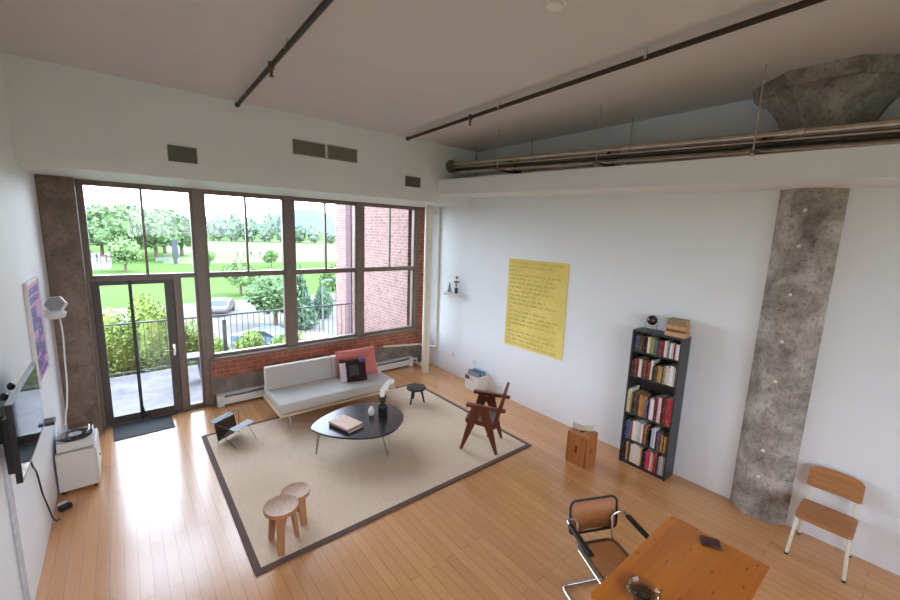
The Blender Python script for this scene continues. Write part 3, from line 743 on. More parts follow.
rows = [  # bottom shelf first; left end = towards the windows.  (colour, height, thickness); None = gap
    [('black', .25, .030), ('darkbrown', .25, .022), ('tan', .26, .024), ('brown', .24, .020), None, ('cream', .25, .030), ('white', .27, .036), ('white', .26, .028), ('cream', .25, .034), ('tan', .24, .014), None, ('black', .21, .034),
     ('maroon', .255, .014), ('magenta', .26, .050), ('cream', .255, .018), ('tan', .25, .020), ('red', .255, .034), ('maroon', .24, .014), None, ('grey', .25, .022), ('silver', .26, .030), ('grey', .255, .020)],
    [('navy', .24, .03), ('blue', .25, .034), ('silver', .25, .018), ('red', .25, .018), ('white', .27, .036), ('white', .275, .034), ('silver', .27, .024), ('white', .265, .024), ('rust', .26, .022), ('orange', .26, .018), ('black', .22, .024), None,
     ('sky', .26, .030), ('white', .275, .022), ('black', .24, .02), ('purple', .24, .018), ('brown', .235, .022), ('gold', .22, .018), ('black', .22, .016), ('gold', .225, .016), ('brown', .23, .018)],
    [('yellow', .31, .014), ('cream', .33, .022), ('olive', .27, .018), ('black', .20, .022), ('brown', .29, .040), ('darkbrown', .29, .026), ('gold', .29, .026), ('orange', .29, .022), ('tan', .28, .02), ('purple', .26, .022), None,
     ('silver', .28, .014), ('white', .29, .018), ('white', .28, .014), ('maroon', .32, .044), ('pink', .33, .036), ('black', .33, .016), ('maroon', .335, .036), ('red', .36, .058)],
    [('brown', .2, .022), ('darkbrown', .22, .022), ('red', .24, .022), ('darkbrown', .23, .022), ('white', .235, .036), ('brown', .23, .020), ('rust', .235, .026), ('maroon', .235, .022), ('rust', .23, .026), ('white', .255, .020), None, ('black', .19, .02),
     ('brown', .20, .024), ('gold', .21, .026), ('tan', .21, .020), ('brown', .22, .020), ('olive', .225, .018), ('white', .235, .024), ('cream', .22, .018), ('white', .25, .036), ('silver', .24, .02), ('yellow', .23, .014)],
    [('navy', .2, .026), ('blue', .205, .03), ('brown', .195, .024), ('tan', .2, .016), ('darkbrown', .205, .022), ('black', .2, .028), None, ('cream', .21, .030), ('olive', .205, .020), ('yellow', .205, .022), ('green', .19, .016), ('teal', .19, .014), ('purple', .19, .018), ('maroon', .195, .022), ('red', .195, .012), ('maroon', .195, .018), None,
     ('white', .205, .020), ('pink', .21, .014), ('teal', .2, .020), ('white', .19, .022), ('pink', .2, .018), ('maroon', .205, .018), ('silver', .19, .014), ('white', .19, .026)]]
shelfname = ['bottom', 'second lowest', 'middle', 'second highest', 'top']
for ri, row in enumerate(rows):
    tot = sum(b[2] for b in row if b) ; gaps = sum(1 for b in row if not b)
    avail = W_ - .044; sc = min(1.12, (avail - .012 * gaps - .0006 * len(row)) / tot); gap = (avail - tot * sc - .0006 * len(row)) / max(gaps, 1)
    y = SY1 - .022; cnt = 0
    for b in row:
        if b is None: y -= gap; continue
        cn, h, th = b; th *= sc; h = min(h, (levels[ri + 1] - .03 if ri < 4 else SH - .035) - levels[ri])
        dp = min(.215, .12 + h * .32) + rnd.uniform(-.012, .012); x0 = rnd.uniform(.006, .022)
        if ri == 4: dp = .14
        m = MB(); c_ = .0025
        m.box(0, dp, -th, -th + c_, 0, h).box(0, dp, -c_, 0, 0, h).box(0, c_, -th + c_, -c_, 0, h)
        m.box(c_, dp - .003, -th + c_, -c_, .003, h - .004, 1)
        o = m.build('book', [cover(cn), M_page], loc=(SX0 + x0, y, levels[ri] + .0005))
        tag(o, '%s book, %s from the left on the bookcase\'s %s shelf' % (NAMES.get(cn, cn), ORD[cnt], shelfname[ri]), 'book', 'books on the %s shelf of the bookcase' % shelfname[ri])
        y -= th + .0006; cnt += 1
z = SH
for k, (L, W, H, cn, lab) in enumerate(((.235, .165, .055, (208, 164, 124), 'pale tan box-like book, lowest of the stack on the bookcase'), (.215, .15, .032, (112, 78, 52), 'brown book second from the bottom of the stack on the bookcase'),
                                        (.225, .155, .05, (206, 148, 108), 'peach book second from the top of the stack on the bookcase'), (.205, .15, .072, (148, 128, 94), 'thick olive brown book topmost of the stack on the bookcase'))):
    m = MB(); m.box(-L / 2, L / 2, -W / 2, W / 2, 0, .003).box(-L / 2, L / 2, -W / 2, W / 2, H - .003, H).box(-L / 2, L / 2, -W / 2, -W / 2 + .004, .003, H - .003).box(-L / 2 + .004, L / 2 - .004, -W / 2 + .004, W / 2 - .005, .003, H - .003, 1)
    o = m.build('book', [simple('stack_cover_%d' % k, rgb(*cn), .7, 0, .12, 40), simple('stack_pages', rgb(186, 150, 112), .9, 0, .1, 90)], loc=(5.215, 1.915, z), rotz=R(-90 + (0, 4, -3, 2)[k]))
    tag(o, lab, 'book', 'books stacked on top of the bookcase'); z += H
t = thing('desk_globe', 'small dark globe on thin wire legs on top of the bookcase', 'globe', (5.23, 2.24, SH))
MB().sphere((0, 0, .135), .064, 24).build('ball', simple('dark_globe', rgb(52, 30, 28), .25, 0, .4, 14, .02), t)
MB().tube(fillet([(-.05, .07, 0), (-.02, .07, .0), (0, .075, .13), (0, .0, .135)], .01), .003, 6).tube(fillet([(-.05, -.07, 0), (-.02, -.07, 0), (0, -.075, .13), (0, 0, .135)], .01), .003, 6).tube([(.02, .07, .003), (.02, -.07, .003)], .003, 6).tube([(-.02, .07, .003), (.02, .07, .003)], .003, 6).tube([(-.02, -.07, .003), (.02, -.07, .003)], .003, 6).build('wire_stand', M_wire, t)

# ------------------------------------------------------------------ school chair by the wall
M_beech = wood('varnished_beech', rgb(160, 104, 62), rgb(188, 130, 84), .8, .35, 1)
t = thing('side_chair', 'plywood chair with cream tube legs against the wall beside the column', 'chair', (5.08, .335, 0))
# faces -x : local x back, y across
def rounded(x0, x1, y0, y1, r, n=5):
    out = []
    for cx_, cy_, a in ((x1 - r, y1 - r, 0), (x0 + r, y1 - r, 90), (x0 + r, y0 + r, 180), (x1 - r, y0 + r, 270)):
        for k in range(n + 1): an = R(a + 90 * k / n); out.append((cx_ + r * math.cos(an), cy_ + r * math.sin(an)))
    return out
MB().prism(rounded(-.235, .17, -.205, .205, .04), .41, .442).build('seat', M_beech, t, bevel=.006, seg=3)
bk = MB(); vs = []; n = 14; 
for s_ in (0, 1):
    for i in range(n + 1):
        u = -1 + 2 * i / n; yy = u * .2; bow = .028 * (1 - u * u)
        ztop = .805 - .022 * abs(u) ** 2.5 - (.022 if abs(u) > .95 else 0); zbot = .575 + (.015 if abs(u) > .95 else 0)
        for zz in (zbot, ztop): vs.append((.188 + bow + (zz - .57) * .12 + s_ * .012, yy, zz))
o_ = 2 * (n + 1); fs = []
for i in range(n):
    b = 2 * i; fs += [(b, b + 1, b + 3, b + 2), (o_ + b, o_ + b + 2, o_ + b + 3, o_ + b + 1), (b, b + 2, o_ + b + 2, o_ + b), (b + 1, o_ + b + 1, o_ + b + 3, b + 3)]
fs += [(0, o_, o_ + 1, 1), (2 * n, 2 * n + 1, o_ + 2 * n + 1, o_ + 2 * n)]
bk.add(vs, fs); bk.build('backrest', M_beech, t, bevel=.004)
for s_ in (-1, 1):
    lf = MB().tube([(-.20, s_ * .18, .42), (-.232, s_ * .205, 0)], .0135, 10).build('leg', M_cream, t)
    lr = MB().tube(fillet([(.225, s_ * .19, 0), (.19, s_ * .175, .40), (.205, s_ * .165, .47), (.252, s_ * .16, .72)], .08), .0125, 10).build('leg', M_cream, t)
    MB().tube([(-.2, s_ * .178, .405), (.19, s_ * .173, .405)], .011, 8).build('seat_rail', M_cream, t)
    for q, lg in (((-.232, s_ * .205, 0), lf), ((.225, s_ * .19, 0), lr)): MB().cyl(q, .016, 0, .018, 10).build('foot_cap', simple('black_rubber', rgb(30, 30, 30), .8), lg)
    MB().sphere((.212, s_ * .13, .68), .009, 8, sc=(.5, 1, 1)).build('rivet', M_chrome, t)

# ------------------------------------------------------------------ pine table and the cantilever chairs
M_pine = wood('orange_pine', rgb(176, 92, 12), rgb(202, 120, 30), .55, .32, 0, .25, True)
TX0, TX1, TY0, TY1 = 2.175, 3.405, .445, 1.115
t = thing('dining_table', 'orange pine table in the bottom right foreground', 'table', ((TX0 + TX1) / 2, (TY0 + TY1) / 2, 0))
hw, hd = (TX1 - TX0) / 2, (TY1 - TY0) / 2
MB().prism(rounded(-hw, hw, -hd, hd, .015, 3), .71, .74).build('table_top', M_pine, t, bevel=.005, seg=3)
MB().box(-hw + .1, hw - .1, hd - .12, hd - .1, .62, .71).box(-hw + .1, hw - .1, -hd + .1, -hd + .12, .62, .71).build('apron', M_pine, t)
for sx in (-1, 1):
    for sy in (-1, 1): MB().beam((sx * (hw - .09), sy * (hd - .1), .71), (sx * (hw - .09), sy * (hd - .1), 0), .06, .06, .045, .045, up=(1, 0, 0)).build('leg', M_pine, t, bevel=.004)
M_blackwood = simple('black_stained_beech', rgb(18, 16, 15), .5, 0, .12, 20, .02)
def cantilever(label, x, y, rot):
    t = thing('cantilever_chair', label, 'chair', (x, y, 0), rot, 'cane cantilever chairs at the pine table')
    pts = []
    half = [(.0, -.25, .0125), (.245, -.25, .0125), (.245, .25, .0125), (.205, .25, .445), (.172, -.19, .425), (.165, -.235, .655), (.272, -.235, .675), (.275, -.13, .668)]
    for k, s_ in enumerate((1, -1)):
        q = [(p[0] * s_, p[1], p[2]) for p in half[1 if False else 0:]]
        MB().tube(fillet(q, .055, 6), .0125, 12).build('tube_frame', M_chrome, t)
        MB().beam((.275 * s_, -.17, .672), (.278 * s_, .15, .66), .046, .03, .044, .026).build('armrest', M_blackwood, t, bevel=.01, seg=3)
    fr = [(p[0], p[1], .455) for p in rounded(-.17, .17, -.19, .23, .07, 6)]
    MB().tube(fr, .014, 8, closed=True).build('seat_frame', wood('olive_bentwood', rgb(96, 74, 46), rgb(124, 98, 62), 1, .4), t)
    MB().prism(rounded(-.165, .165, -.185, .225, .065, 6), .452, .456).build('seat', M_cane_seat, t)
    bc = [(p[0], -.225 - .045 * math.cos(p[0] / .22 * 1.3) - (p[1] - .56) * .10, p[1]) for p in rounded(-.225, .225, .515, .80, .05, 6)]
    MB().tube(bc, .0105, 8, closed=True).build('back_frame', M_blackwood, t)
    b = MB(); vs = []; fs = []; n = 12
    for i in range(n + 1):
        xx = -.215 + .43 * i / n
        for zz in (.52, .66, .795): vs.append((xx, -.225 - .045 * math.cos(xx / .22 * 1.3) - (zz - .56) * .10, zz))
    for i in range(n):
        for j in (0, 1): fs.append((i * 3 + j, i * 3 + j + 1, i * 3 + j + 4, i * 3 + j + 3))
    b.add(vs, fs); o = b.build('back_cane', M_cane, t); sm = o.modifiers.new('thick', 'SOLIDIFY'); sm.thickness = .003
    return t
cantilever('cane cantilever chair with black arms at the near left of the pine table', 2.858, 1.336, R(155))
cantilever('cane cantilever chair mostly out of frame, on the far side of the pine table', 2.83, .245, R(-3))
t = thing('glass_ashtray', 'round clear glass dish on the pine table', 'dish', (2.44, .90, .74))
def thick_glass():
    t_ = NT('thick_glass'); g = t_.n('ShaderNodeBsdfGlass'); g.inputs['IOR'].default_value = 1.45; g.inputs['Roughness'].default_value = .02
    g.inputs['Color'].default_value = (.9, .86, .8, 1); nn = t_.bump(t_.noise(t_.coord('Object'), 30, 2), .03, .002); t_.t.links.new(nn, g.inputs['Normal']); t_.t.links.new(g.outputs[0], t_.out.inputs[0]); return t_.m
MB().lathe([(.055, .001), (.088, .008), (.10, .035), (.096, .04), (.082, .02), (.05, .012), (.046, .016), (.002, .012)], seg=40).build('dish', thick_glass(), t)
m = MB().box(-.065, .065, -.05, .05, 0, .012)
m.box(-.06, .06, -.045, .045, .012, .022)
tag(m.build('leather_case', simple('dark_leather', rgb(58, 30, 24), .35, 0, .2, 30), loc=(3.30, .79, .74), rotz=R(-62), bevel=.004), 'small dark brown leather case near the corner of the pine table', 'case')

# ------------------------------------------------------------------ left wall: cabinet, turntable, tv, print, speaker
t = thing('record_cabinet', 'small white cabinet on black casters under the turntable', 'cabinet', (-.565, 6.03, 0))
M_cab = simple('off_white_laminate', rgb(214, 208, 202), .45, 0, .02, 4, .01)
MB().box(-.165, .165, -.29, .29, .035, .47).build('body', M_cab, t, bevel=.006)
MB().box(-.15, .15, -.297, -.29, .075, .43).build('end_panel', M_cab, t, bevel=.003)
dr = MB().box(.165, .173, -.27, .27, .06, .445).build('door', M_cab, t, bevel=.003)
for sx in (-1, 1):
    for sy in (-1, 1): MB().cyl((sx * .135, sy * .26, 0), .018, 0, .036, 12).build('foot', M_black, t)
MB().sphere((.18, .0, .25), .011, 10).build('knob', M_black, dr)
t = thing('turntable', 'white turntable with black platter and clear lid on the white cabinet', 'record player', (-.57, 5.985, .47), R(3))
MB().box(-.155, .155, -.19, .19, .008, .105).build('plinth', M_cab, t, bevel=.006)
for sx in (-1, 1):
    for sy in (-1, 1): MB().cyl((sx * .12, sy * .15, 0), .016, 0, .01, 12).build('foot', M_black, t)
MB().lathe([(.150, .105), (.152, .112), (.150, .124), (.05, .125), (.004, .125)], (-.0, -.02, 0), 40).build('platter', simple('black_vinyl', rgb(24, 25, 28), .25, 0, .1, 60, .02), t)
MB().cyl((0, -.02, 0), .06, .1255, .128, 28).build('record_label', M_white, t)
MB().tube(fillet([(.12, .14, .12), (.12, .14, .145), (.12, -.02, .142), (.09, -.09, .135)], .02), .005, 8).cyl((.12, .14, 0), .02, .105, .138, 14).build('tonearm', M_chrome, t)
m = MB(); framebox_pts = None
m.box(-.155, -.151, -.19, .19, .11, .17).box(.151, .155, -.19, .19, .11, .17).box(-.151, .151, -.19, -.186, .11, .17).box(-.151, .151, .186, .19, .11, .17).box(-.155, .155, -.19, .19, .17, .174)
m.build('dust_cover', M_clear, t, bevel=.002)
t = thing('television', 'flat black television on the left wall, seen edge-on', 'television', (-.60, 3.985, 1.335))
MB().box(-.03, 0, -.485, .485, 0, .53).build('housing', simple('black_plastic', rgb(16, 15, 18), .35, 0, .08, 20, .01), t, bevel=.004)
MB().box(-.005, .0015, -.475, .475, .018, .522).build('screen', simple('black_screen', (.006, .006, .008, 1), .05, 0, .02, 4, 0), t)
MB().box(-.03, .001, -.485, .485, .526, .533).build('top_bezel', simple('grey_bezel', rgb(150, 150, 160), .3, .5, .04), t)
MB().box(-.03, .001, -.485, .485, -.003, .003).build('bottom_bezel', simple('grey_bezel', rgb(150, 150, 160), .3, .5, .04), t)
MB().box(-.08, -.03, -.38, .38, .02, .40).build('rear_cover', simple('black_plastic', rgb(24, 23, 27), .35), t, bevel=.012)
MB().box(-.147, -.08, -.12, .12, .14, .34).build('wall_bracket', M_black, t, bevel=.004)
for y in (-.27, -.05): MB().sphere((-.062, y, .52), .03, 14, sc=(.7, 1, .9)).build('bracket_knob', M_black, t)
cb = bez([(p[0] + .60, p[1] - 3.96, p[2] - 1.36) for p in [(-.735, 4.35, 1.36), (-.735, 4.55, 1.15), (-.73, 4.62, .95), (-.735, 4.78, .80), (-.73, 4.86, .55), (-.735, 5.02, .35), (-.72, 5.12, .12), (-.70, 5.24, .03), (-.69, 5.36, .012)]], 8)
MB().tube(cb, .007, 8).build('power_cord', M_black, t)
t = thing('media_box', 'flat black box mounted on the left wall beyond the television', 'media player', (XL, 4.60, 1.285))
MB().box(0, .20, -.06, .06, 0, .03).build('case', M_black, t, bevel=.004)
MB().box(0, .02, -.04, .04, .03, .08).build('bracket', M_black, t)
t = thing('power_adapter', 'black and white power adapter on the floor by the white cabinet', 'adapter', (-.665, 5.44, 0), R(30))
MB().box(-.05, .05, -.03, .03, 0, .05).build('adapter_block', M_black, t, bevel=.006)
MB().box(-.03, .05, .035, .085, 0, .05).build('plug_block', M_white, t, bevel=.006)
t = thing('framed_print', 'pink and violet print in a white frame on the left wall', 'picture', (XL, 5.835, 1.865))
def print_mat():
    t_ = NT('violet_print'); p = t_.sep(t_.coord('Object'))
    v = t_.coord('Object', (1, 9, 26)); n = t_.noise(v, 1.2, 2)
    col = rgb(216, 152, 204)
    c = t_.mix(0, col, col)
    ink = rgb(92, 78, 158)
    for (ya, yb_, za, zb_) in ((-.29, .29, .38, .45), (-.29, .27, .30, .36), (-.28, .04, .02, .26), (-.02, .28, -.10, .12), (-.28, .08, -.22, -.06), (.0, .29, -.32, -.16), (-.28, .1, -.38, -.26), (-.2, .28, -.46, -.40)):
        c = t_.mix(t_.math('MULTIPLY', t_.rect(p[1], p[2], ya, yb_, za, zb_), t_.math('GREATER_THAN', n, .40)), c, ink)
    t_.bsdf(c, .4, 0, t_.bump(n, .02, .001)); return t_.m
f = MB()
f.box(0, .03, -.365, -.335, -.53, .53).box(0, .03, .335, .365, -.53, .53).box(0, .03, -.335, .335, .50, .53).box(0, .03, -.335, .335, -.53, -.50)
f.build('frame', M_white, t, bevel=.003)
MB().box(0, .018, -.335, .335, -.50, .50).build('mount', simple('print_margin', rgb(226, 206, 224), .5, 0, .02), t)
MB().box(.018, .021, -.32, .32, -.48, .48).build('print', print_mat(), t)
t = thing('wall_speaker', 'white hexagonal speaker with grey face mounted on the left wall', 'speaker', (XL, 6.46, 1.945))
SS = Matrix.Scale(.78, 4)
M_grille = simple('grey_grille', rgb(150, 148, 150), .7, 0, .12, 240, .2)
MB().box(0, .05, -.04, .04, -.06, .02).build('wall_arm', M_white, t, bevel=.006)
T = SS @ Matrix.Translation((.135, .05, .10)) @ Matrix.Rotation(R(72), 4, 'X') @ Matrix.Rotation(R(-14), 4, 'Y')
MB().lathe([(.09, -.10), (.125, -.06), (.132, 0), (.128, .02), (.122, .024)], seg=6, T=T, a0=R(0)).build('cabinet', M_white, t, bevel=.008, seg=3)
MB().lathe([(.118, .02), (.116, .028), (.02, .03)], seg=6, T=T).build('grille', M_grille, t)
MB().lathe([(.05, -.10), (.10, -.09), (.125, -.04), (.125, -.005), (.10, .01)], (.125, .0, -.01), 24, T=SS).build('base_shell', M_white, t, bevel=.004)
tag(MB().tube(bez([(-0.619, 6.46, 1.849), (-0.613, 6.48, 1.65), (-0.622, 6.46, 1.347), (-0.628, 6.42, 1.046), (-0.645, 6.36, 0.817), (-0.657, 6.3, 0.729), (-0.68, 6.28, 0.478)], 8), .008, 8).build('speaker_cord', M_white), 'white cord hanging from the speaker to the white cabinet', 'cord')

# ------------------------------------------------------------------ right wall: banner, shelf, outlets, record box
def banner():
    t = thing('poster', 'large unframed yellow sheet covered in faint handwriting on the white wall', 'poster', (XR, 4.255, 1.815))
    def pm():
        t_ = NT('yellow_paper'); n = t_.noise(t_.coord('Object'), 2, 3)
        c = t_.ramp(n, [(.3, rgb(230, 206, 108)), (.7, rgb(244, 222, 124))])
        t_.bsdf(c, .75, 0, t_.bump(n, .1, .01)); return t_.m
    W2, H2 = .625, .78
    MB().box(-.008, -.0015, -W2, W2, -H2, H2).build('sheet', pm(), t)
    ink = simple('faded_olive_ink', rgb(212, 191, 102), .8, 0, .1, 40)
    r_ = random.Random(3)
    lines = [(1.0, 1), (.78, 1), (.16, 0), (.95, 1), (.80, 0), (.84, 1), (.72, 0), (.82, 1), (.52, 0), (.74, 0), (.9, 1), (.08, 0), (.76, 0), (.92, 1), (.86, 0), (.9, 0), (.05, 0), (.84, 0), (.9, 1), (.70, 0), (.93, 0)]
    z = H2 - .06; m = MB()
    for wd, _ in lines:
        y = W2 - .05; end = W2 - .05 - wd * (2 * W2 - .1)
        while y > end + .02:
            L = min(r_.uniform(.04, .17), y - end)
            k = max(4, int(L / .011)); pts = []
            for i in range(k + 1):
                pts.append((-.0083, y - L * i / k, z + (.021 if i % 2 else -.013) * r_.uniform(.6, 1.1) + (.018 if r_.random() < .12 else 0)))
            for p, q in zip(pts, pts[1:]):
                a = Vector(p); b = Vector(q); d = (b - a).normalized(); s2 = Vector((0, -d.z, d.y)) * .0056
                m.add([a - s2, b - s2, b + s2, a + s2], [(0, 1, 2, 3)])
            y -= L + .028
        z -= .0725
    m.build('handwriting', ink, t)
banner()
t = thing('wall_shelf', 'small white shelf on the white wall near the window corner', 'shelf', (XR, 6.37, 1.755))
MB().box(-.13, 0, -.35, .35, 0, .025).build('board', M_white, t, bevel=.003)
for y in (-.25, .25): MB().box(-.10, 0, y - .01, y + .01, -.05, 0).build('bracket', M_white, t)
tag(MB().lathe([(.048, 0), (.046, .01), (.006, .215), (.001, .22)], seg=20).build('cone_ornament', simple('grey_stone', rgb(138, 142, 140), .7), loc=(5.30, 6.46, 1.777)), 'grey cone ornament on the small white wall shelf', 'ornament')
t = thing('small_vase', 'dark little vase with red brown blooms on the wall shelf', 'vase', (5.30, 6.235, 1.777))
MB().lathe([(.034, 0), (.037, .02), (.035, .10), (.024, .12)], seg=18).build('vase_body', simple('dark_blue_glaze', rgb(40, 40, 54), .3), t)
m = MB().tube([(0, 0, .11), (0, 0, .30)], .005, 6)
for p, r_ in (((0, 0, .33), .026), ((0, .045, .24), .024), ((0, -.045, .24), .024), ((-.02, 0, .235), .028), ((0, .01, .17), .022)): m.sphere(p, r_, 10)
m.build('blooms', simple('red_brown_bloom', rgb(140, 90, 74), .8, 0, .35, 50, .2), t)
def outlet(y, z, lab):
    t = thing('wall_outlet', lab, 'outlet', (XR, y, z), 0, 'outlets on the white wall')
    pl = MB().box(-.007, 0, -.036, .036, -.058, .058).build('plate', M_white, t, bevel=.002)
    for dz in (-.022, .022): MB().box(-.0085, -.006, -.015, .015, dz - .013, dz + .013).build('socket', simple('outlet_face', rgb(190, 190, 192), .4), pl)
outlet(6.34, .43, 'white wall outlet below the small shelf, nearer the window')
outlet(5.66, .44, 'white wall outlet just above the box of records')
t = thing('record_box', 'white cardboard box of records on the floor against the white wall', 'box', (5.21, 5.42, 0), R(3))
M_card = simple('white_card', rgb(226, 222, 212), .7, 0, .03, 30)
bx = MB(); bx.box(-.15, -.144, -.17, .17, 0, .30).box(.144, .15, -.17, .17, 0, .30).box(-.144, .144, -.17, -.164, 0, .30).box(-.144, .144, .164, .17, 0, .30).box(-.144, .144, -.164, .164, 0, .006)
bx.build('carton', M_card, t)
MB().box(-.1515, -.15, -.05, .165, .20, .27).build('printed_band', simple('pink_band', rgb(226, 190, 192), .7), t)
MB().box(-.153, -.1515, .05, .165, .215, .285).build('printed_patch', simple('dark_patch', rgb(74, 66, 78), .7), t)
sl = [('sky', 'pale blue record sleeve nearest the wall in the white box'), ('teal', 'teal record sleeve in the middle of the white box'), ('white', 'white record sleeve leaning in front of the teal one'), ('blue', 'blue record sleeve behind the white one in the box'), ('grey', 'grey record sleeve at the front of the white box')]
for k, (cn, lab) in enumerate(sl):
    o = MB().box(-.004, .004, -.157, .157, 0, .37 - .012 * (k % 3)).build('record_sleeve', cover(cn), loc=(5.30 - k * .045, 5.424 - k * .002, .0065), rotz=R(3)); tag(o, lab, 'record', 'records in the white box')

# ------------------------------------------------------------------ unseen rear windows added to bring in daylight (behind the camera)
for k, (a, b) in enumerate(((.2, 1.75), (1.75, 3.35))):
    f = MB(); framebox(f, a, b, .9, 3.5, .05, .05, .05, .05, YB - .10, YB - .02); f.box(a + .05, b - .05, YB - .09, YB - .03, 2.3, 2.36)
    o = struct('window_%d' % (6 + k), f, M_bronze)
    MB().box(a + .03, b - .03, YB - .062, YB - .056, 0.93, 3.47).build('pane', M_glass, o)

# ------------------------------------------------------------------ balcony
G = -4.5
struct('balcony_floor', MB().box(-3.5, 5.06, 7.60, 10.2, -.32, -.10), M_balc, 'grey concrete balcony floor outside the door', 'balcony floor')
M_rail = simple('dark_green_grey_rail', rgb(92, 100, 98), .5, .3, .08, 20, .01)
t = thing('balcony_railing', 'dark metal balcony railing with thin upright bars', 'railing', (0, 10.1, -.10))
MB().tube([(-3.4, 0, 1.10), (5.06, 0, 1.10)], .02, 8).build('top_rail', M_rail, t)
MB().box(-3.4, 5.06, -.012, .012, .08, .105).build('bottom_rail', M_rail, t)
x = -3.3
while x < 5.04:
    MB().box(x - .006, x + .006, -.006, .006, .105, 1.085).build('baluster', M_rail, t); x += .122
for x in (-2.3, 1.69): MB().box(x - .038, x + .038, -.03, .03, 0, 1.0).build('post', M_rail, t, bevel=.004)
t = thing('balcony_table', 'round white table on the balcony outside the window', 'table', (3.22, 8.62, -.10))
MB().lathe([(.20, .70), (.30, .705), (.31, .72), (.30, .735), (.01, .735)], seg=36).build('table_top', M_white, t)
MB().lathe([(.03, .02), (.025, .70)], seg=16).build('pedestal', M_white, t)
MB().lathe([(.2, 0), (.2, .012), (.04, .03)], seg=28).build('foot', M_white, t)
t = thing('balcony_stool', 'blue grey moulded stool on the balcony beside the door', 'stool', (.84, 9.1, -.10))
M_bg = simple('blue_grey_plastic', rgb(70, 80, 96), .5, 0, .05, 12, .01)
MB().prism(rounded(-.24, .24, -.2, .2, .05), .50, .55).build('seat', M_bg, t, bevel=.012)
for s_ in (-1, 1):
    MB().beam((s_ * .19, 0, .52), (s_ * .23, 0, 0), .34, .05, .26, .035, up=(1, 0, 0)).build('leg', M_bg, t, bevel=.01)

# the brick wing on the right
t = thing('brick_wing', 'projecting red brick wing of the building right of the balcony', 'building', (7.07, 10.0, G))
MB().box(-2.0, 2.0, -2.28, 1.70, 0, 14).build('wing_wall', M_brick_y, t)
MB().box(-2.03, -2.0, 0.60, .93, 3.6, 14).build('recess_shade_strip', simple('recess_shade', rgb(96, 72, 80), .9, 0, .1, 20), t)  # raised strip; the shade of a recess is put into its dark colour

# ------------------------------------------------------------------ the park beyond
def ground(name, ca, cb, sc_, label=None, cat=None):
    tt = NT(name); n = tt.noise(tt.coord('World'), sc_, 6, .6); n2 = tt.noise(tt.coord('World'), .03, 3)
    c = tt.mix(.4, tt.ramp(n, [(.3, ca), (.7, cb)]), tt.ramp(n2, [(.35, ca), (.65, cb)])); tt.bsdf(c, 1.0, 0, tt.bump(n, .3, .05), Specular_IOR_Level=0.0); return tt.m
M_lawn = ground('lawn', rgb(60, 79, 42), rgb(72, 91, 52), 2.0)
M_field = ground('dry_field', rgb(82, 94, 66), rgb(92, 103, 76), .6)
M_road = ground('pale_asphalt', rgb(84, 82, 81), rgb(94, 92, 90), 1.5)
M_path = ground('pale_paving', rgb(116, 112, 108), rgb(126, 122, 118), 1.0)
struct('lawn', MB().box(-900, 900, -300, 1400, G - 1, G), M_lawn, 'green park lawn below the balcony', 'lawn')
struct('sports_field', MB().prism([(6, 92), (420, 70), (420, 232), (16, 240)], G, G + .03), M_field, 'pale dry playing field beyond the lawn', 'field')
struct('road', MB().box(-300, 300, 24, 44.9, G, G + .04), M_road, 'pale road between the building and the park', 'road')
struct('pavement', MB().box(-120, -1.5, 84, 128, G, G + .05), M_path, 'pale paved plaza at the left of the park', 'plaza')
struct('footpath', MB().box(-2, 260, 71, 73.5, G, G + .05), M_path, 'narrow pale footpath across the park', 'path')
def leafmat(name, ca, cb, sc_=3):
    tt = NT(name); n = tt.noise(tt.coord('World'), sc_, 4, .6)
    c = tt.ramp(n, [(.3, ca), (.7, cb)]); b = tt.bsdf(c, .7, 0, tt.bump(n, .1, .02), Specular_IOR_Level=.08); return tt.m
L_far = leafmat('hazy_far_foliage', rgb(92, 110, 94), rgb(114, 130, 110), .25)  # distance haze is put into this paler leaf colour
L_mid = leafmat('park_foliage', rgb(70, 94, 62), rgb(98, 120, 82), .6)
L_young = leafmat('young_foliage', rgb(76, 102, 62), rgb(104, 128, 80), 1)
L_con = leafmat('conifer_foliage', rgb(58, 80, 64), rgb(80, 100, 78), 2)
L_bush = leafmat('bush_foliage', rgb(106, 134, 62), rgb(156, 176, 98), 4)
M_bark = simple('bark', rgb(84, 70, 58), .9, 0, .2, 6, .3)
def foliage(seed, lumps, n, size):
    r_ = random.Random(seed); m = MB()
    for (c, rr) in lumps: m.sphere(c, 1, 10, 0, None, tuple(k * .72 for k in rr))
    wts = [rr[0] * rr[1] * rr[2] for _, rr in lumps]
    for _ in range(n):
        c, rr = r_.choices(lumps, wts)[0]
        d = Vector((r_.gauss(0, 1), r_.gauss(0, 1), r_.gauss(0, 1))).normalized(); q = r_.uniform(.62, 1.05)
        p = Vector((c[0] + d.x * rr[0] * q, c[1] + d.y * rr[1] * q, c[2] + d.z * rr[2] * q))
        u = Vector((r_.gauss(0, 1), r_.gauss(0, 1), r_.gauss(0, 1))).normalized(); v = u.orthogonal().normalized(); s_ = size * r_.uniform(.6, 1.3)
        m.add([p - u * s_, p + v * s_ * .5, p + u * s_, p - v * s_ * .5], [(0, 1, 2, 3)])
    return m
def lumpset(seed, R_, H0, H1, k):
    r_ = random.Random(seed); out = [((0, 0, (H0 + H1) / 2), (R_ * .8, R_ * .8, (H1 - H0) * .46))]
    for _ in range(k):
        a = r_.uniform(0, 2 * PI); q = r_.uniform(.35, .7) * R_; z = r_.uniform(H0 + (H1 - H0) * .25, H1 - (H1 - H0) * .25); s_ = R_ * r_.uniform(.38, .55)
        out.append(((math.cos(a) * q, math.sin(a) * q, z), (s_, s_, s_ * .85)))
    return out
PROTO = {}
